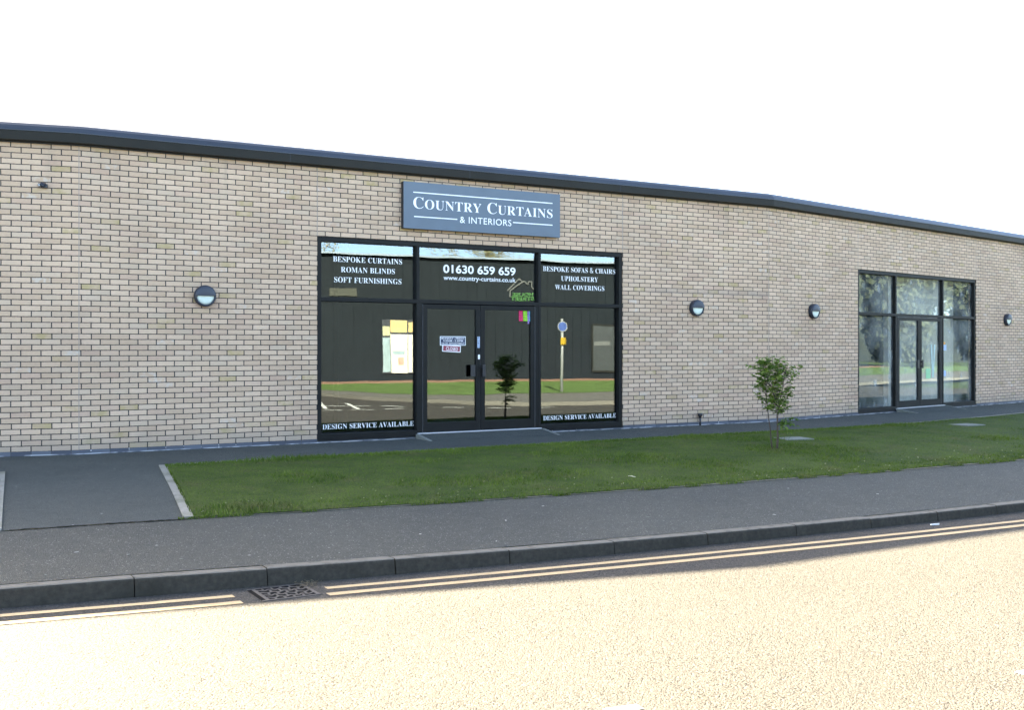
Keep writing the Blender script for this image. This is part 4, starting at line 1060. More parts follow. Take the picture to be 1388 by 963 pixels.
# window lettering --------------------------------------------------
OGL = -.0825
def serif(text, s0, s1, z0, h, parent=FR1, o=OGL):
    m = MB(); it, w = serif_line(text); put_line(m, F1, it, s0, s1, z0, h, o); m.build("lettering", M['white'], parent)
serif("BESPOKE CURTAINS", 3.644, 4.797, 2.742, .082)
serif("ROMAN BLINDS", 3.772, 4.673, 2.584, .082)
serif("SOFT FURNISHINGS", 3.663, 4.786, 2.426, .082)
serif("BESPOKE SOFAS & CHAIRS", 7.425, 8.938, 2.735, .082)
serif("UPHOLSTERY", 7.794, 8.566, 2.580, .082)
serif("WALL COVERINGS", 7.671, 8.702, 2.427, .082)
serif("DESIGN SERVICE AVAILABLE", 3.475, 4.998, .176, .076)
serif("DESIGN SERVICE AVAILABLE", 7.431, 8.955, .178, .076)
letter_part("lettering", FR1, lambda m: sans(m, F1, "01630 659 659", 5.525, 6.881, 2.640, .128, OGL, .022), M['white'])
letter_part("lettering", FR1, lambda m: sans(m, F1, "www.country-curtains.co.uk", 5.529, 6.881, 2.524, .074, OGL, .008), M['white'])

# signs on the doors ------------------------------------------------
def plate(m, f, s0, s1, z0, z1, o0, o1, rot=0.0):
    c = [(s0, z0), (s1, z0), (s1, z1), (s0, z1)]
    cx, cz = (s0 + s1) / 2, (z0 + z1) / 2
    q = [(cx + (a - cx) * math.cos(rot) - (b - cz) * math.sin(rot), cz + (a - cx) * math.sin(rot) + (b - cz) * math.cos(rot)) for a, b in c]
    m.hexa([f.W(q[0][0], q[0][1], o1), f.W(q[1][0], q[1][1], o1), f.W(q[1][0], q[1][1], o0), f.W(q[0][0], q[0][1], o0),
            f.W(q[3][0], q[3][1], o1), f.W(q[2][0], q[2][1], o1), f.W(q[2][0], q[2][1], o0), f.W(q[3][0], q[3][1], o0)])
hs = thing("opening_hours_sign", "navy opening hours sign with white border on a shop door pane", "sign", F1.W(5.68, 1.465, -.04))
m = MB(); plate(m, F1, 5.445, 5.912, 1.458, 1.606, -.0435, -.0395); m.build("border", M['white'], hs, bevel=.001)
m = MB(); plate(m, F1, 5.456, 5.901, 1.469, 1.595, -.0394, -.0375); m.build("panel", M['navy'], hs)
for tx_, a, b, zz, hh in (("MONDAY - FRIDAY", 5.468, 5.889, 1.560, .024), ("9.30AM - 5.30PM", 5.500, 5.860, 1.520, .026), ("OR BY APPOINTMENT", 5.468, 5.889, 1.481, .020)):
    m = MB(); sans(m, F1, tx_, a, b, zz, hh, -.0365, .014); m.build("lettering", M['white'], hs)
cs = thing("closed_sign", "small tilted red closed sign with white border below the navy opening hours sign", "sign", F1.W(5.65, 1.35, -.03))
RT = R(-3.2)
m = MB(); plate(m, F1, 5.482, 5.815, 1.352, 1.462, -.034, -.030, RT); m.build("border", M['white'], cs)
m = MB(); plate(m, F1, 5.496, 5.801, 1.365, 1.449, -.0298, -.028, RT); m.build("panel", M['red'], cs)
m = MB(); sans(m, F1, "CLOSED", 5.545, 5.760, 1.383, .055, -.0268, .004, 1.0, RT); m.build("lettering", M['white'], cs)
def sticker(s0, s1, z0, z1, mat, label, text=None, o=-.0175, f=F1):
    m = MB(); m.box(f, s0, s1, z0, z1, o + .0002, o + .0016)
    t = m.build("door_sticker", mat); tag(t, label, "sticker")
    if text:
        q = MB(); w = (s1 - s0)
        for i, ch in enumerate(text):
            it, _ = sans_line(ch, .01); it = [([(x, y / CAP) for x, y in V], Fc) for V, Fc in it]
            put_line(q, f, it, s0 + w * .22, s1 - w * .22, z1 - (i + 1) * (z1 - z0) / len(text) + .007, (z1 - z0) / len(text) - .012, o + .0024)
        q.build("lettering", M['navy'], t)
sticker(6.116, 6.160, 1.420, 1.604, M['palepaper'], "tall pale blue sticker on the middle frame of the curtain shop doors", "PUSH")
sticker(6.128, 6.162, 1.233, 1.308, M['white'], "small white sticker below the tall pale blue sticker on the shop doors")

# fabric swatches hung inside the right-hand door of the curtain shop
for a, b, z0, mt, c in ((6.918, 6.994, 1.868, 'pink', "pink"), (7.002, 7.084, 1.870, 'lime', "lime green"), (7.088, 7.118, 1.826, 'purple', "narrow mauve"), (7.120, 7.146, 1.866, 'skyblue', "sky blue")):
    m = MB(); A, B = a, b
    n = 6
    for i in range(n):
        for j in range(3):
            f0, f1 = i / n, (i + 1) / n
            oo = lambda t: -.038 - .004 + .003 * math.sin(t * 9 + a * 40) 
            sA, sB = A + (B - A) * j / 3, A + (B - A) * (j + 1) / 3
            zt = lambda t: 2.060 + (z0 - 2.060) * t
            sk = lambda t: .006 * t
            ot = -.0395
            m.quad([F1.W(sA + sk(f1), zt(f1), ot + .003 * math.sin(f1 * 5 + j)), F1.W(sB + sk(f1), zt(f1), ot + .003 * math.sin(f1 * 5 + j + 1)),
                    F1.W(sB + sk(f0), zt(f0), ot + .003 * math.sin(f0 * 5 + j + 1)), F1.W(sA + sk(f0), zt(f0), ot + .003 * math.sin(f0 * 5 + j))])
    o = m.build("fabric_swatch", M[mt], None, True)
    md = o.modifiers.new("thickness", 'SOLIDIFY'); md.thickness = .0015
    tag(o, c + " fabric swatch hanging in the top corner of the curtain shop door", "fabric swatch", "fabric swatches in the door")
# papers and a notice on the farther shopfront
def paper(s0, s1, z0, z1, mat, label, rot=0.0, o=-.0815):
    m = MB(); plate(m, F2, s0, s1, z0, z1, o, o + .0015, rot); tag(m.build("paper_notice", M[mat]), label, "notice")
sx2 = lambda s: 3.225 + (s - 3.362) * .958
paper(sx2(7.40), sx2(7.56), 1.50, 1.56, 'orange', "small orange paper slip at the top of the notices on the farther shopfront")
paper(sx2(7.40), sx2(7.62), 1.36, 1.495, 'palepaper', "pale blue paper just below the orange slip on the farther shopfront")
paper(sx2(7.40), sx2(7.60), .74, .88, 'palepaper', "lowest blue paper stuck on the side pane of the farther shopfront")
paper(6.24, 6.46, .70, .93, 'leafgreen', "green paper notice on a door of the farther shopfront", 0, -.0415)
paper(6.50, 6.56, .72, 1.50, 'aqua', "left one of two tall aqua strips forming a V on the farther door", R(5), -.0415)
paper(6.59, 6.65, .72, 1.50, 'aqua', "right one of two tall aqua strips forming a V on the farther door", R(-5), -.0410)

# ------------------------------------------------------------------ wall lamps (half-shaded round bulkheads)
lamp = thing("wall_lamp", "round half shaded wall lamp nearest the high security sensor, before the curtain shopfront", "wall lamp", (0, 0, 0), "round wall lamps along the facade")
def revolve(prof, n=40, a0=0.0, a1=2 * math.pi, closed=True):
    """prof: (radius, outward); local facing -Y, z up"""
    m = MB(); k = n if closed else n + 1
    for r_, o_ in prof:
        for i in range(k):
            t = a0 + (a1 - a0) * i / n
            m.v.append((r_ * math.cos(t), -o_, r_ * math.sin(t)))
    for j in range(len(prof) - 1):
        for i in range(n):
            i2 = (i + 1) % k if closed else i + 1
            m.f.append((j * k + i, (j + 1) * k + i, (j + 1) * k + i2, j * k + i2)); m.uv += [(0, 0)] * 4
    return m
revolve([(.001, -.01), (.150, -.01), (.153, .01), (.153, .058), (.149, .076), (.142, .084), (.128, .085), (.125, .078), (.124, .05)]).build("bezel", M['bezel'], lamp, True)
hood = revolve([(.1445, .080), (.1440, .092), (.134, .103), (.105, .112), (.06, .117), (.001, .118)], 28, 0.0, math.pi, False)
b = len(hood.v)                                                     # close the flat lower edge of the hood
hood.quad([(.1445, -.08, 0), (.144, -.092, 0), (.134, -.103, 0), (.105, -.112, 0), (.06, -.117, 0), (0, -.118, 0), (-.06, -.117, 0), (-.105, -.112, 0), (-.134, -.103, 0), (-.144, -.092, 0), (-.1445, -.08, 0)])
hood.build("hood", M['bezel'], lamp, False)
revolve([(.1235, .055), (.121, .070), (.108, .080), (.08, .088), (.04, .092), (.001, .093)], 40, math.pi, 2 * math.pi, False).build("diffuser", M['lens'], lamp, True)
LAMPS = [(F1, 1.676, 2.160, None),
         (F1, 10.768 - .06, 2.160, "round half shaded wall lamp directly above the short black vent pipe"),
         (F2, 1.600 - .10, 2.165, "round half shaded wall lamp between the young tree and the farther shopfront"),
         (F2, 10.434 - .10, 2.150, "smallest round half shaded wall lamp, beyond the farther shopfront")]
for i, (f, s_, z, lb) in enumerate(LAMPS):
    o = lamp if i == 0 else copy_tree(lamp)
    o.location = f.W(s_, z, .0); o.rotation_euler = (0, 0, f.angle())
    if lb: o['label'] = lb

# small sensor up on the left
sn = thing("security_sensor", "tiny dark security sensor high on the brick wall under the roof edge", "sensor", (0, 0, 0))
m = MB(); m.hexa([(-.012, -.05, -.02), (.045, -.05, -.02), (.045, .0, -.02), (-.012, .0, -.02), (-.012, -.05, .03), (.045, -.05, .03), (.045, .0, .03), (-.012, .0, .03)]); m.build("bracket", M['black'], sn, bevel=.003)
m = MB(); m.tube([(.012, -.03, .022), (-.03, -.075, .012), (-.055, -.100, .004)], [.026, .030, .026], 14); m.build("housing", M['bezel'], sn, True)
m = MB(); m.tube([(-.0555, -.1005, .0038), (-.060, -.105, .002)], [.018, .015], 14); m.build("lens", M['metal'], sn)
sn.location = F0.W(-.43, 3.575, 0); sn.rotation_euler = (0, 0, F0.angle())

# stub vent pipe at the wall foot
vp = thing("vent_pipe", "short black pipe with a round cap standing at the foot of the brick wall", "pipe", (0, 0, 0))
m = MB(); m.tube([(0, -.05, -.03), (0, -.05, .15)], .017, 12); m.build("pipe", M['black'], vp, True)
m = MB(); m.tube([(0, -.05, .135), (0, -.05, .155), (0, -.05, .175), (0, -.05, .205), (0, -.05, .215)], [.02, .032, .044, .046, .036], 16); m.build("cap", M['black'], vp, True)
vp.location = F1.W(10.78, -.01, .0); vp.rotation_euler = (0, 0, F1.angle())

# ------------------------------------------------------------------ gully grate
GU0, GU1, GV0, GV1 = .135, .575, 7.36, 7.78
gg = thing("drain_grate", "rusty cast iron road gully grate set beside the kerb", "drain grate", (*UV(.355, 7.57), ROAD_Z))
def ubox(m, u0, u1, v0, v1, z0, z1):
    c = [UV(u0, v1), UV(u1, v1), UV(u1, v0), UV(u0, v0)]
    m.hexa([(x, y, z0) for x, y in c] + [(x, y, z1) for x, y in c])
ZG = ROAD_Z + .006
m = MB(); ubox(m, GU0 + .002, GU1 - .002, GV0 + .002, GV1 - .002, ROAD_Z + .001, ROAD_Z + .0025); m.build("hole_shade", M['void'], gg)  # flat black sheet on the road, darkness of the hole painted in
m = MB()
ubox(m, GU0, GU1, GV0, GV0 + .022, ROAD_Z - .02, ZG); ubox(m, GU0, GU1, GV1 - .022, GV1, ROAD_Z - .02, ZG)
ubox(m, GU0 + .035, GU0 + .060, GV0 + .022, GV1 - .022, ROAD_Z - .02, ZG); ubox(m, GU1 - .024, GU1, GV0 + .022, GV1 - .022, ROAD_Z - .02, ZG)
m.build("frame", M['iron'], gg)
nb = 5
for k in range(1, nb):                                             # long waved bars
    m = MB(); v0 = GV0 + (GV1 - GV0) * k / nb
    pts = []
    for i in range(31):
        u = GU0 + .06 + (GU1 - .024 - GU0 - .06) * i / 30
        pts.append((u, v0 + .016 * math.sin((u - GU0) / .088 * 2 * math.pi + (0 if k % 2 else math.pi) * 0)))
    for (ua, va), (ub, vb) in zip(pts[:-1], pts[1:]):
        w = .010; c = [UV(ua, va + w), UV(ub, vb + w), UV(ub, vb - w), UV(ua, va - w)]
        m.hexa([(x, y, ROAD_Z - .02) for x, y in c] + [(x, y, ZG - .0005) for x, y in c])
    m.build("bar", M['iron'], gg)
for k in range(1, 5):                                              # short cross ties
    u = GU0 + .06 + (GU1 - .084 - GU0) * k / 5
    for j in range(nb):
        m = MB()
        va, vb = GV0 + (GV1 - GV0) * j / nb + .012, GV0 + (GV1 - GV0) * (j + 1) / nb - .012
        sh = .02 if j % 2 else -.02
        ubox(m, u + sh - .007, u + sh + .007, va, vb, ROAD_Z - .02, ZG - .001)
        m.build("cross_tie", M['iron'], gg)
# leaf litter caught against the grate
m = MB()
for _ in range(260):
    u = rng.normal(.60, .05); v = rng.uniform(7.36, 7.50) if rng.random() < .7 else rng.uniform(7.34, 7.6)
    x, y = UV(u, v); a = rng.uniform(0, 6.28); L = rng.uniform(.008, .022); z = ROAD_Z + .008 + rng.uniform(0, .012)
    m.quad([(x, y, z), (x + math.cos(a) * L, y + math.sin(a) * L, z + rng.uniform(0, .01)), (x + math.cos(a + .5) * L * .8, y + math.sin(a + .5) * L * .8, z + .004)])
tag(m.build("leaf_litter", M['twig']), "dry leaf litter gathered at one end of the road gully grate", "leaf litter", kind="stuff")

# ------------------------------------------------------------------ covers in the lawn, litter
def cover(u, v, w, d, a, label):
    m = MB(); x, y = UV(u, v); z = gz(x, y) + .045
    ca, sa = math.cos(a), math.sin(a)
    def P(p, q, zz):
        return (x + ca * p - sa * q, y + sa * p + ca * q, zz)
    m.hexa([P(-w / 2, -d / 2, z - .1), P(w / 2, -d / 2, z - .1), P(w / 2, d / 2, z - .1), P(-w / 2, d / 2, z - .1), P(-w / 2, -d / 2, z), P(w / 2, -d / 2, z), P(w / 2, d / 2, z), P(-w / 2, d / 2, z)])
    return tag(m.build("inspection_cover", M['slab'], bevel=.006), label, "inspection cover", "concrete covers in the lawn")
cover(10.24, 2.95, .50, .42, R(18), "pale concrete cover in the lawn just behind the little tree")
cover(15.25, 2.40, .52, .42, R(30), "pale concrete cover in the lawn in front of the farther shopfront")
m = MB()
x, y = UV(5.40, 5.15); z = gz(x, y) + .05
m.tube([(x - .035, y + .04, z), (x, y, z + .004), (x + .04, y - .035, z - .004)], [.004, .006, .004], 6)
tag(m.build("stick", simple("pale_dry_stick", (.55, .52, .42), .8, .2)), "short pale stick lying on the grass near the front edge", "stick")

LIT = [(-.9, 6.2), (-.2, 6.75), (1.9, 6.7), (.9, 6.1), (2.9, 6.5), (4.3, 6.9), (5.6, 7.3), (6.9, 7.5), (3.6, 6.05), (-1.2, 6.8), (7.6, 6.9), (1.0, 7.05), (2.4, 7.2), (-.55, 6.45)]
LP_NAMES = []
for i, (u, v) in enumerate(LIT):
    m = MB(); x, y = UV(u, v); z = gz(x, y) + .005; a = rng.uniform(0, 3.1); L = rng.uniform(.008, .02); W_ = rng.uniform(.004, .008)
    q = []
    for t in range(7):
        th = t / 7 * 2 * math.pi; rr = 1 + rng.uniform(-.25, .25)
        q.append((x + (math.cos(th) * L * math.cos(a) - math.sin(th) * W_ * math.sin(a)) * rr, y + (math.cos(th) * L * math.sin(a) + math.sin(th) * W_ * math.cos(a)) * rr, z))
    m.quad(q); m.quad([(p[0], p[1], z - .003) for p in reversed(q)])
    for t in range(7): m.quad([(q[t][0], q[t][1], z - .003), (q[(t + 1) % 7][0], q[(t + 1) % 7][1], z - .003), q[(t + 1) % 7], q[t]])
    tag(m.build("paper_scrap", M['slab'] if i % 2 else M['poster']), "tiny pale scrap of litter lying on the grey pavement", "litter", "scraps of litter on the pavement")
m = MB(); x, y = UV(7.15, 8.02); 
m.hexa([(x - .04, y - .02, ROAD_Z + .002), (x + .05, y + .0, ROAD_Z + .002), (x + .045, y + .02, ROAD_Z + .002), (x - .045, y + .0, ROAD_Z + .002), (x - .04, y - .02, ROAD_Z + .012), (x + .05, y, ROAD_Z + .02), (x + .045, y + .02, ROAD_Z + .016), (x - .045, y, ROAD_Z + .01)])
tag(m.build("paper_scrap", M['white']), "larger white scrap of litter in the gutter beside the yellow lines", "litter")

# ------------------------------------------------------------------ the little two-stemmed tree
tx, ty = UV(8.93, 3.89)
tree = thing("young_tree", "young two-stemmed tree with fresh green leaves on the lawn in front of the brick wall", "tree", (tx, ty, gz(tx, ty)))
TB = Vector((tx, ty, gz(tx, ty)))
trng = random.Random(5)
tw = MB(); tips = []
def limb(p, d, L, r, depth):
    pts = [p]; q = p.copy(); dd = d.normalized(); n = 5
    for i in range(n):
        dd = (dd + Vector((trng.uniform(-.10, .10), trng.uniform(-.10, .10), trng.uniform(-.02, .08)))).normalized()
        q = q + dd * (L / n); pts.append(q.copy())
    tw.tube(pts, [r * (1 - .55 * i / n) for i in range(n + 1)], 6)
    return pts, dd
sideX = Vector((1, 0, 0))
s1, e1 = limb(TB + Vector((-.035, .0, -.02)), Vector((-.16, .02, 1)), .78, .0115, 0)
s2, e2 = limb(TB + Vector((.02, .0, -.02)), Vector((.07, .0, 1)), .62, .0185, 0)
s3, e3 = limb(s2[-1], Vector((.10, .05, 1)), .66, .008, 0)
s4, e4 = limb(s2[-1], Vector((-.16, -.05, 1)), .60, .007, 0)
s5, e5 = limb(s1[-1], Vector((-.10, .0, 1)), .50, .006, 0)
twigs = []
def envelope(h):         # half width of the crown at height h (m), and its middle
    xs = [.18, .30, .40, .52, .70, .95, 1.20, 1.38, 1.50]
    lo = [-.02, -.06, -.06, -.10, -.22, -.34, -.42, -.38, -.12]
    hi = [.10, .26, .34, .16, .22, .32, .40, .38, .22]
    return float(np.interp(h, xs, lo)), float(np.interp(h, xs, hi))
def fan(stem, h_from, n, lmin, lmax):
    for _ in range(n):
        k = trng.uniform(h_from, 1.0); f_ = k * (len(stem) - 1); i = min(int(f_), len(stem) - 2)
        p = stem[i].lerp(stem[i + 1], f_ - i)
        a = trng.uniform(0, 2 * math.pi)
        d = Vector((math.cos(a), math.sin(a), trng.uniform(.15, 1.0))).normalized()
        L = trng.uniform(lmin, lmax)
        mid = p + d * L * .5 + Vector((0, 0, .02)); e = p + d * L
        h = e.z - TB.z; lo, hi = envelope(h)
        cx = (lo + hi) / 2; hw = (hi - lo) / 2
        off = Vector((e.x - TB.x - cx, e.y - TB.y, 0))
        if off.length > hw: e = Vector((TB.x + cx, TB.y, e.z)) + off.normalized() * hw * trng.uniform(.8, 1.0)
        tw.tube([p, mid.lerp(e, .15), e], [.0035, .0026, .0012], 4, False)
        twigs.append((p, mid.lerp(e, .15), e))
fan(s5, .0, 34, .12, .34); fan(s4, .0, 40, .12, .36); fan(s3, .0, 48, .12, .36); fan(s1, .78, 11, .08, .24); fan(s2, .86, 9, .08, .22)
for _ in range(9):                                                 # low tuft to the right
    p = s2[3].lerp(s2[4], trng.random()); e = p + Vector((trng.uniform(.06, .32), trng.uniform(-.12, .12), trng.uniform(-.10, .08)))
    tw.tube([p, p.lerp(e, .5) + Vector((0, 0, .02)), e], [.003, .002, .001], 4, False); twigs.append((p, p.lerp(e, .5) + Vector((0, 0, .02)), e))
for _ in range(7):
    p = s3[-1].lerp(s5[-1], trng.random()) ; p = trng.choice([s3[-1], s4[-1], s5[-1]])
    e = p + Vector((trng.uniform(-.16, .16), trng.uniform(-.1, .1), trng.uniform(.08, .2)))
    tw.tube([p, p.lerp(e, .5), e], [.003, .002, .001], 4, False); twigs.append((p, p.lerp(e, .5), e))
tw.build("trunk", M['bark'], tree, True)
lf = MB()
def leaf(p, d, L, w):
    d = d.normalized(); up = Vector((trng.uniform(-.5, .5), trng.uniform(-.5, .5), 1)).normalized()
    sd = d.cross(up)
    if sd.length < .1: sd = d.orthogonal()
    sd.normalize(); nn = sd.cross(d)
    fold = trng.uniform(.1, .35) * w
    b = p; t = p + d * L - nn * L * trng.uniform(.0, .3)
    mid = p + d * L * .5
    l_ = mid + sd * w / 2 + nn * fold; r_ = mid - sd * w / 2 + nn * fold
    q = mid - nn * L * .05
    i = len(lf.v)
    lf.v += [tuple(v) for v in (b, r_, t, l_, q)]
    for f_ in ((i, i + 1, i + 4), (i + 1, i + 2, i + 4), (i + 2, i + 3, i + 4), (i + 3, i, i + 4)):
        lf.f.append(f_); lf.uv += [(0, 0)] * 3
for p, md, e in twigs:
    n = trng.randint(10, 16)
    for i in range(n):
        t = trng.uniform(.25, 1.05)
        q = p.lerp(md, t * 2) if t < .5 else md.lerp(e, (t - .5) * 2)
        a = trng.uniform(0, 2 * math.pi)
        ax = (e - p).normalized()
        d = (ax * .5 + Vector((math.cos(a), math.sin(a), trng.uniform(-.55, .25)))).normalized()
        leaf(q + Vector((trng.uniform(-.012, .012), trng.uniform(-.012, .012), trng.uniform(-.012, .012))), d, trng.uniform(.040, .076), trng.uniform(.024, .042))
lf.build("crown", M['leaf'], tree)

# ------------------------------------------------------------------ the far side of the road (what the shop windows mirror)
FK = [(40, -60), (24, -16), (17.6, -3.5), (16.4, 0), (14.9, 3.3), (14.1, 6), (13.75, 8.6), (14.2, 11), (16.1, 12.6), (21, 16.3), (40, 30), (90, 66)]
FG = [(44, -60), (28, -16), (19.6, -3.6), (18.0, -1.0), (17.0, 1.9), (16.0, 4.6), (16.9, 6.7), (19.2, 7.9), (22, 10), (26, 13), (45, 27), (95, 62)]
def ribbon(name, A, B, za, zb, mat, skirt=0.0):
    m = MB()
    for i in range(len(A) - 1):
        m.quad([(*A[i], za), (*B[i], zb), (*B[i + 1], zb), (*A[i + 1], za)])
        if skirt: m.quad([(*A[i], za - skirt), (*A[i], za), (*A[i + 1], za), (*A[i + 1], za - skirt)])
    return structure(m.build(name, mat))
W0 = Vector((28.4, -3.96)); WD = Vector((math.cos(R(37.3)), math.sin(R(37.3))))
far = lambda s_, o_: (W0.x + WD.x * s_ - WD.y * o_, W0.y + WD.y * s_ + WD.x * o_)
FB = [far(s_, 2.6) for s_ in np.linspace(-52, 70, len(FG))]
FW = [far(s_, .0) for s_ in np.linspace(-52, 70, len(FG))]
FKb = [(x + .14 * .7, y - .14 * .7) for x, y in FK]
ribbon("kerb", FK, FKb, -.295, -.29, M['farpave'], .14)
ribbon("pavement", FKb, FG, -.288, -.27, M['farpave'])
ribbon("lawn", FG, FB, -.262, -.24, M['farturf'])
ribbon("paved_strip", FB, FW, -.232, -.22, M['redbrick'], .03)

wh = thing("warehouse", "long charcoal clad warehouse across the road, mirrored in the shop windows", "building", (*far(6, -8), -.25))
FWH = Facet(Vector(far(-40, 0)), WD, 0, 95, 0)
def whbox(m, s0, s1, z0, z1, o0, o1):
    c = [far(s0, o1), far(s0, o0), far(s1, o0), far(s1, o1)]
    m.hexa([(x, y, z0) for x, y in c] + [(x, y, z1) for x, y in c])
m = MB()
whbox(m, -40, 55, -.4, 5.98, -16, 0)
s_ = -40.0
while s_ < 55: whbox(m, s_, s_ + .05, .05, 5.8, .001, .03); s_ += .5
m.build("wall", M['cladding'], wh)
m = MB()
c0 = [far(-40.3, .3), far(55.3, .3), far(55.3, -8), far(-40.3, -8)]
m.quad([(*c0[0], 6.08), (*c0[3], 6.40), (*c0[2], 6.40), (*c0[1], 6.08)])
m.quad([(*c0[0], 5.985), (*c0[0], 6.08), (*c0[1], 6.08), (*c0[1], 5.985)])
m.build("roof", M['roofsheet'], wh)
m = MB(); whbox(m, 10.1, 11.6, .1, 2.7, .031, .09); wi = m.build("window", M['frame'], wh)
m = MB(); whbox(m, 10.2, 11.5, .2, 2.6, .091, .10); m.build("pane", simple("dull_window_glass", (.03, .035, .038), .15, .5), wi)
m = MB(); whbox(m, 10.25, 11.2, 1.55, 1.78, .101, .11); m.build("blind", M['housegrey'], wi)
m = MB(); whbox(m, -4.2, -2.85, 3.96, 4.34, .031, .08); m.build("vent_panel", simple("olive_grey_louvre", (.035, .037, .03), .7, .3), wh)

nb_ = thing("notice_board", "board of pale posters with cream header on the warehouse, mirrored in the window", "notice board", (*far(-.7, .06), .15))
m = MB(); whbox(m, -1.55, .12, .12, 2.85, .031, .08); m.build("backing", M['signedge'], nb_)
m = MB(); whbox(m, -1.12, -.30, 2.22, 2.82, .081, .10); m.build("header", M['cream'], nb_)
m = MB(); whbox(m, -.22, .10, 2.24, 2.74, .081, .10); m.build("header", M['cream'], nb_)
m = MB(); whbox(m, -1.12, -.26, .14, 2.12, .081, .10); pz = m.build("poster", M['poster'], nb_)
m = MB(); whbox(m, -.22, .10, .18, 2.10, .081, .10); m.build("poster", M['poster'], nb_)
m = MB(); whbox(m, -1.52, -1.15, .20, 1.95, .081, .095); m.build("poster", M['posterblue'], nb_)
m = MB(); whbox(m, -1.52, -1.15, 2.05, 2.52, .081, .095); m.build("header", simple("olive_board_header", (.30, .30, .18), .7, .3), nb_)
m = MB(); whbox(m, -.75, -.45, .55, .95, .1005, .104); m.build("picture", M['posterpink'], pz)
m = MB(); whbox(m, -1.05, -.40, 1.10, 1.28, .1005, .104); m.build("picture", M['posterblue'], pz)

hl = thing("house_emblem", "house outline emblem over green lettering on the warehouse, mirrored above the shop doors", "sign", (*far(6.0, .06), 3.9))
def whline(m, pts, w, o):
    for (a, b), (c, d) in zip(pts[:-1], pts[1:]):
        L = math.hypot(c - a, d - b); nx, nz = -(d - b) / L * w / 2, (c - a) / L * w / 2
        P = [far(a + nx, o), far(c + nx, o), far(c - nx, o), far(a - nx, o)]; Z = [b + nz, d + nz, d - nz, b - nz]
        Q = [far(a + nx, o + .03), far(c + nx, o + .03), far(c - nx, o + .03), far(a - nx, o + .03)]
        m.hexa([(*P[i], Z[i]) for i in (3, 2, 1, 0)] + [(*Q[i], Z[i]) for i in (3, 2, 1, 0)])
m = MB()
whline(m, [(5.22, 4.42), (5.85, 5.02), (6.05, 4.84)], .055, .035)
m.build("roof_outline", M['housegrey'], hl)
m = MB()
whline(m, [(5.36, 4.10), (5.36, 4.42), (6.10, 4.92), (6.32, 4.72), (6.36, 4.90), (6.55, 4.90), (6.55, 4.58), (6.78, 4.42)], .055, .07)
m.build("roof_outline", M['housegrey'], hl)
m = MB()
it, w = serif_line("HOUSE"); xs = [v[0] for V, _ in it for v in V]
FWL = Facet(Vector(far(6.7, 0)), -WD, 0, 1, 0)
def whtext(t, s0, s1, z0, h):
    it, w = sans_line(t, .03); it = [([(x, y / CAP) for x, y in V], Fc) for V, Fc in it]
    put_line(m, FWL, it, s0, s1, z0, h, .075)
whtext("HOUSE", .05, 1.2, 4.14, .17); whtext("STREET", .0, 1.3, 3.93, .18)
m.build("lettering", M['green'], hl)

# sign post by the far crossing
px_, py_ = 21.0, 8.2
sp = thing("sign_post", "grey post with round blue sign and yellow box, mirrored in the shop window", "sign post", (px_, py_, -.26))
m = MB(); m.tube([(px_, py_, -.3), (px_, py_, 2.55)], .055, 14); m.build("pole", M['pole'], sp, True)
fd = (Vector((-15.4, 26.5)) * 0 + Vector((-.60, .55))).normalized()
def disc(m, z, r, o0, o1, n=24):
    t = Vector((-fd.y, fd.x)); b = len(m.v)
    for o_ in (o0, o1):
        for i in range(n):
            a = 2 * math.pi * i / n; p = Vector((px_, py_)) + fd * o_ + t * math.cos(a) * r
            m.v.append((p.x, p.y, z + math.sin(a) * r))
    m.f.append(tuple(b + i for i in range(n))); m.uv += [(0, 0)] * n
    m.f.append(tuple(b + n + i for i in reversed(range(n)))); m.uv += [(0, 0)] * n
    for i in range(n):
        j = (i + 1) % n; m.f.append((b + i, b + n + i, b + n + j, b + j)); m.uv += [(0, 0)] * 4
m = MB(); disc(m, 2.25, .20, .06, .075); m.build("sign_rim", M['pole'], sp)
m = MB(); disc(m, 2.25, .175, .0755, .080); m.build("sign_face", M['signblue'], sp)
m = MB(); m.hexa([(px_ - .14, py_ + .0, 1.55), (px_ + .02, py_ + .0, 1.55), (px_ + .02, py_ + .16, 1.55), (px_ - .14, py_ + .16, 1.55), (px_ - .14, py_ + .0, 1.82), (px_ + .02, py_ + .0, 1.82), (px_ + .02, py_ + .16, 1.82), (px_ - .14, py_ + .16, 1.82)]); m.build("push_button_box", M['yellow'], sp, bevel=.01)

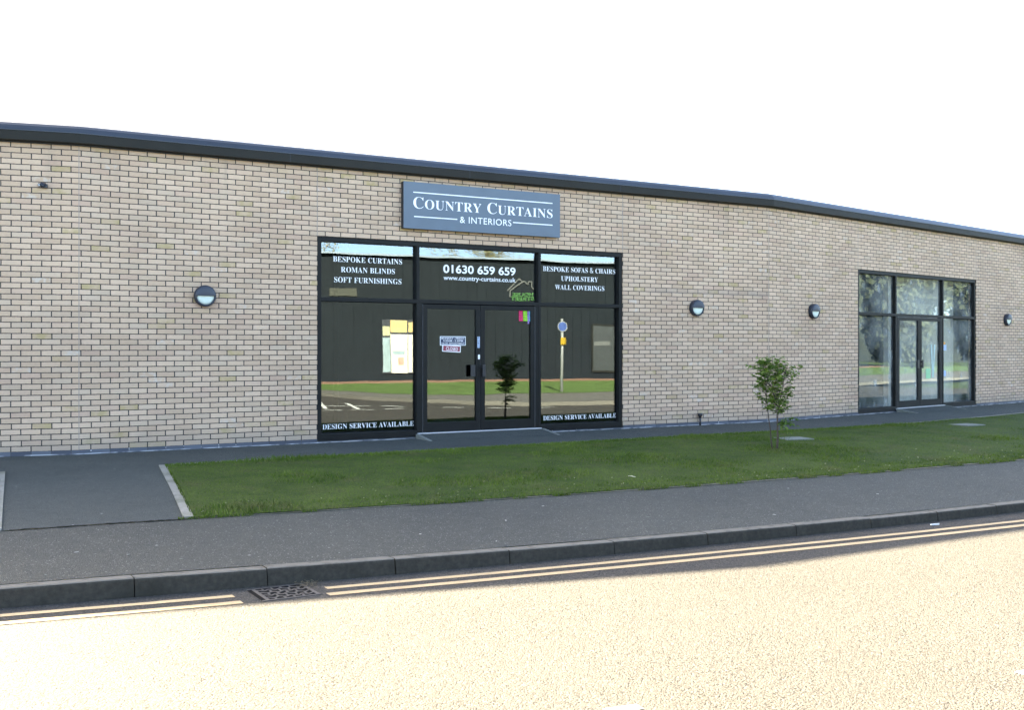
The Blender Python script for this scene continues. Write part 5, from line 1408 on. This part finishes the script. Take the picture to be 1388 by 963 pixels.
# leafless spring trees beyond the warehouse
def bare_tree(x, y, H_, label, seed, leaves=3200, lm='budleaf', ls=(.03, .07), sp_=.15, grp="spring trees beyond the warehouse"):
    r_ = random.Random(seed)
    t = thing("spring_tree", label, "tree", (x, y, -.5), grp)
    k = MB(); ends = []
    def br(p, d, L, r, dep):
        pts = [p]; q = p; dd = d
        for i in range(4):
            dd = (dd + Vector((r_.uniform(-.2, .2), r_.uniform(-.2, .2), r_.uniform(-.02, .15)))).normalized(); q = q + dd * L / 4; pts.append(q)
        k.tube(pts, [r * (1 - .12 * i) for i in range(5)], 5, False)
        if dep == 0: ends.append((pts[0], q)); return
        for i in range(4 if dep > 1 else 5):
            f_ = r_.uniform(.45, 1); j = min(int(f_ * 4), 3)
            a = r_.uniform(0, 6.28)
            br(pts[j].lerp(pts[j + 1], f_ * 4 - j), (dd + Vector((math.cos(a), math.sin(a), .3)) * r_.uniform(.5, 1.0)).normalized(), L * r_.uniform(.5, .75), r * .5, dep - 1)
    br(Vector((x, y, -.6)), Vector((0, 0, 1)), H_ * .45, .14, 3)
    k.build("trunk", M['barebark'], t)
    c = MB()
    for _ in range(leaves):
        a, b_ = r_.choice(ends); p = a.lerp(b_, r_.random()) + Vector((r_.gauss(0, sp_), r_.gauss(0, sp_), r_.gauss(0, sp_)))
        u = Vector((r_.gauss(0, 1), r_.gauss(0, 1), r_.gauss(0, 1))).normalized() * r_.uniform(*ls); v = u.orthogonal() * r_.uniform(.5, .9)
        c.quad([p - u, p + v, p + u, p - v])
    if lm == 'denseleaf':                                             # full, low-branched crowns
        for _ in range(4600):
            a = r_.uniform(0, 6.28); q = math.sqrt(r_.random()); zz = r_.uniform(.7, H_ * .86)
            w_ = 3.4 * math.sin(math.pi * min(1, (zz + 1.5) / (H_ * 1.05))) ** .6
            p = Vector((x + math.cos(a) * q * w_, y + math.sin(a) * q * w_, zz - .5))
            u = Vector((r_.gauss(0, 1), r_.gauss(0, 1), r_.gauss(0, 1))).normalized() * r_.uniform(*ls); v = u.orthogonal() * r_.uniform(.5, .9)
            c.quad([p - u, p + v, p + u, p - v])
    c.build("crown", M[lm], t)
for i, (s_, o_, H_, lb) in enumerate([(-9.5, -14, 12.4, "pale budding tree beyond the warehouse, mirrored at the far left of the left window"),
                                     (-2.0, -19, 12.6, "thin pale budding tree beyond the warehouse, mirrored right of centre in the left window"),
                                     (9.3, -16, 12.0, "pale budding tree beyond the warehouse, mirrored at the right of the centre window"),
                                     (14.5, -24, 13.5, "pale budding tree beyond the warehouse, mirrored in the right window"),
                                     (22.0, -17, 8.8, "pale budding tree beyond the right part of the warehouse"),
                                     (30.0, -17, 9.4, "pale budding tree far along the right part of the warehouse")]):
    x, y = far(s_, o_); bare_tree(x, y, H_, lb, 20 + i)
for i, (s_, o_, H_, lb) in enumerate([(34, -18, 12.5, "dense grey green tree in the row past the end of the warehouse"), (41, -19, 13.5, "dense grey green tree in the row past the end of the warehouse"),
                                     (49, -18, 12.5, "dense grey green tree in the row past the end of the warehouse"), (58, -10, 13.5, "dense grey green tree in the row past the end of the warehouse"),
                                     (68, -4, 14, "dense grey green tree in the row past the end of the warehouse"), (79, -2, 13.5, "dense grey green tree in the row past the end of the warehouse"), (91, 2, 14, "dense grey green tree in the row past the end of the warehouse")]):
    x, y = far(s_, o_); bare_tree(x, y, H_, lb, 60 + i, 6500, 'denseleaf', (.25, .5), 1.3, "dense trees past the warehouse")
# far wooded ridge
m = MB(); n = 90
for i in range(n + 1):
    a = R(-100) + R(150) * i / n
    h = 5.0 + 2.2 * math.sin(i * .37) + 1.2 * math.sin(i * .91 + 1)
    for rr, zz in ((150, -.6), (165, h), (185, h * .9), (200, -.6)):
        m.v.append((rr * math.cos(a), rr * math.sin(a), zz))
for i in range(n):
    for j in range(3):
        q = i * 4 + j; m.f.append((q, q + 1, q + 5, q + 4)); m.uv += [(0, 0)] * 4
structure(m.build("hills", simple("far_wooded_ridge", (.03, .036, .03), .9, .1, .3, .2), smooth=True))
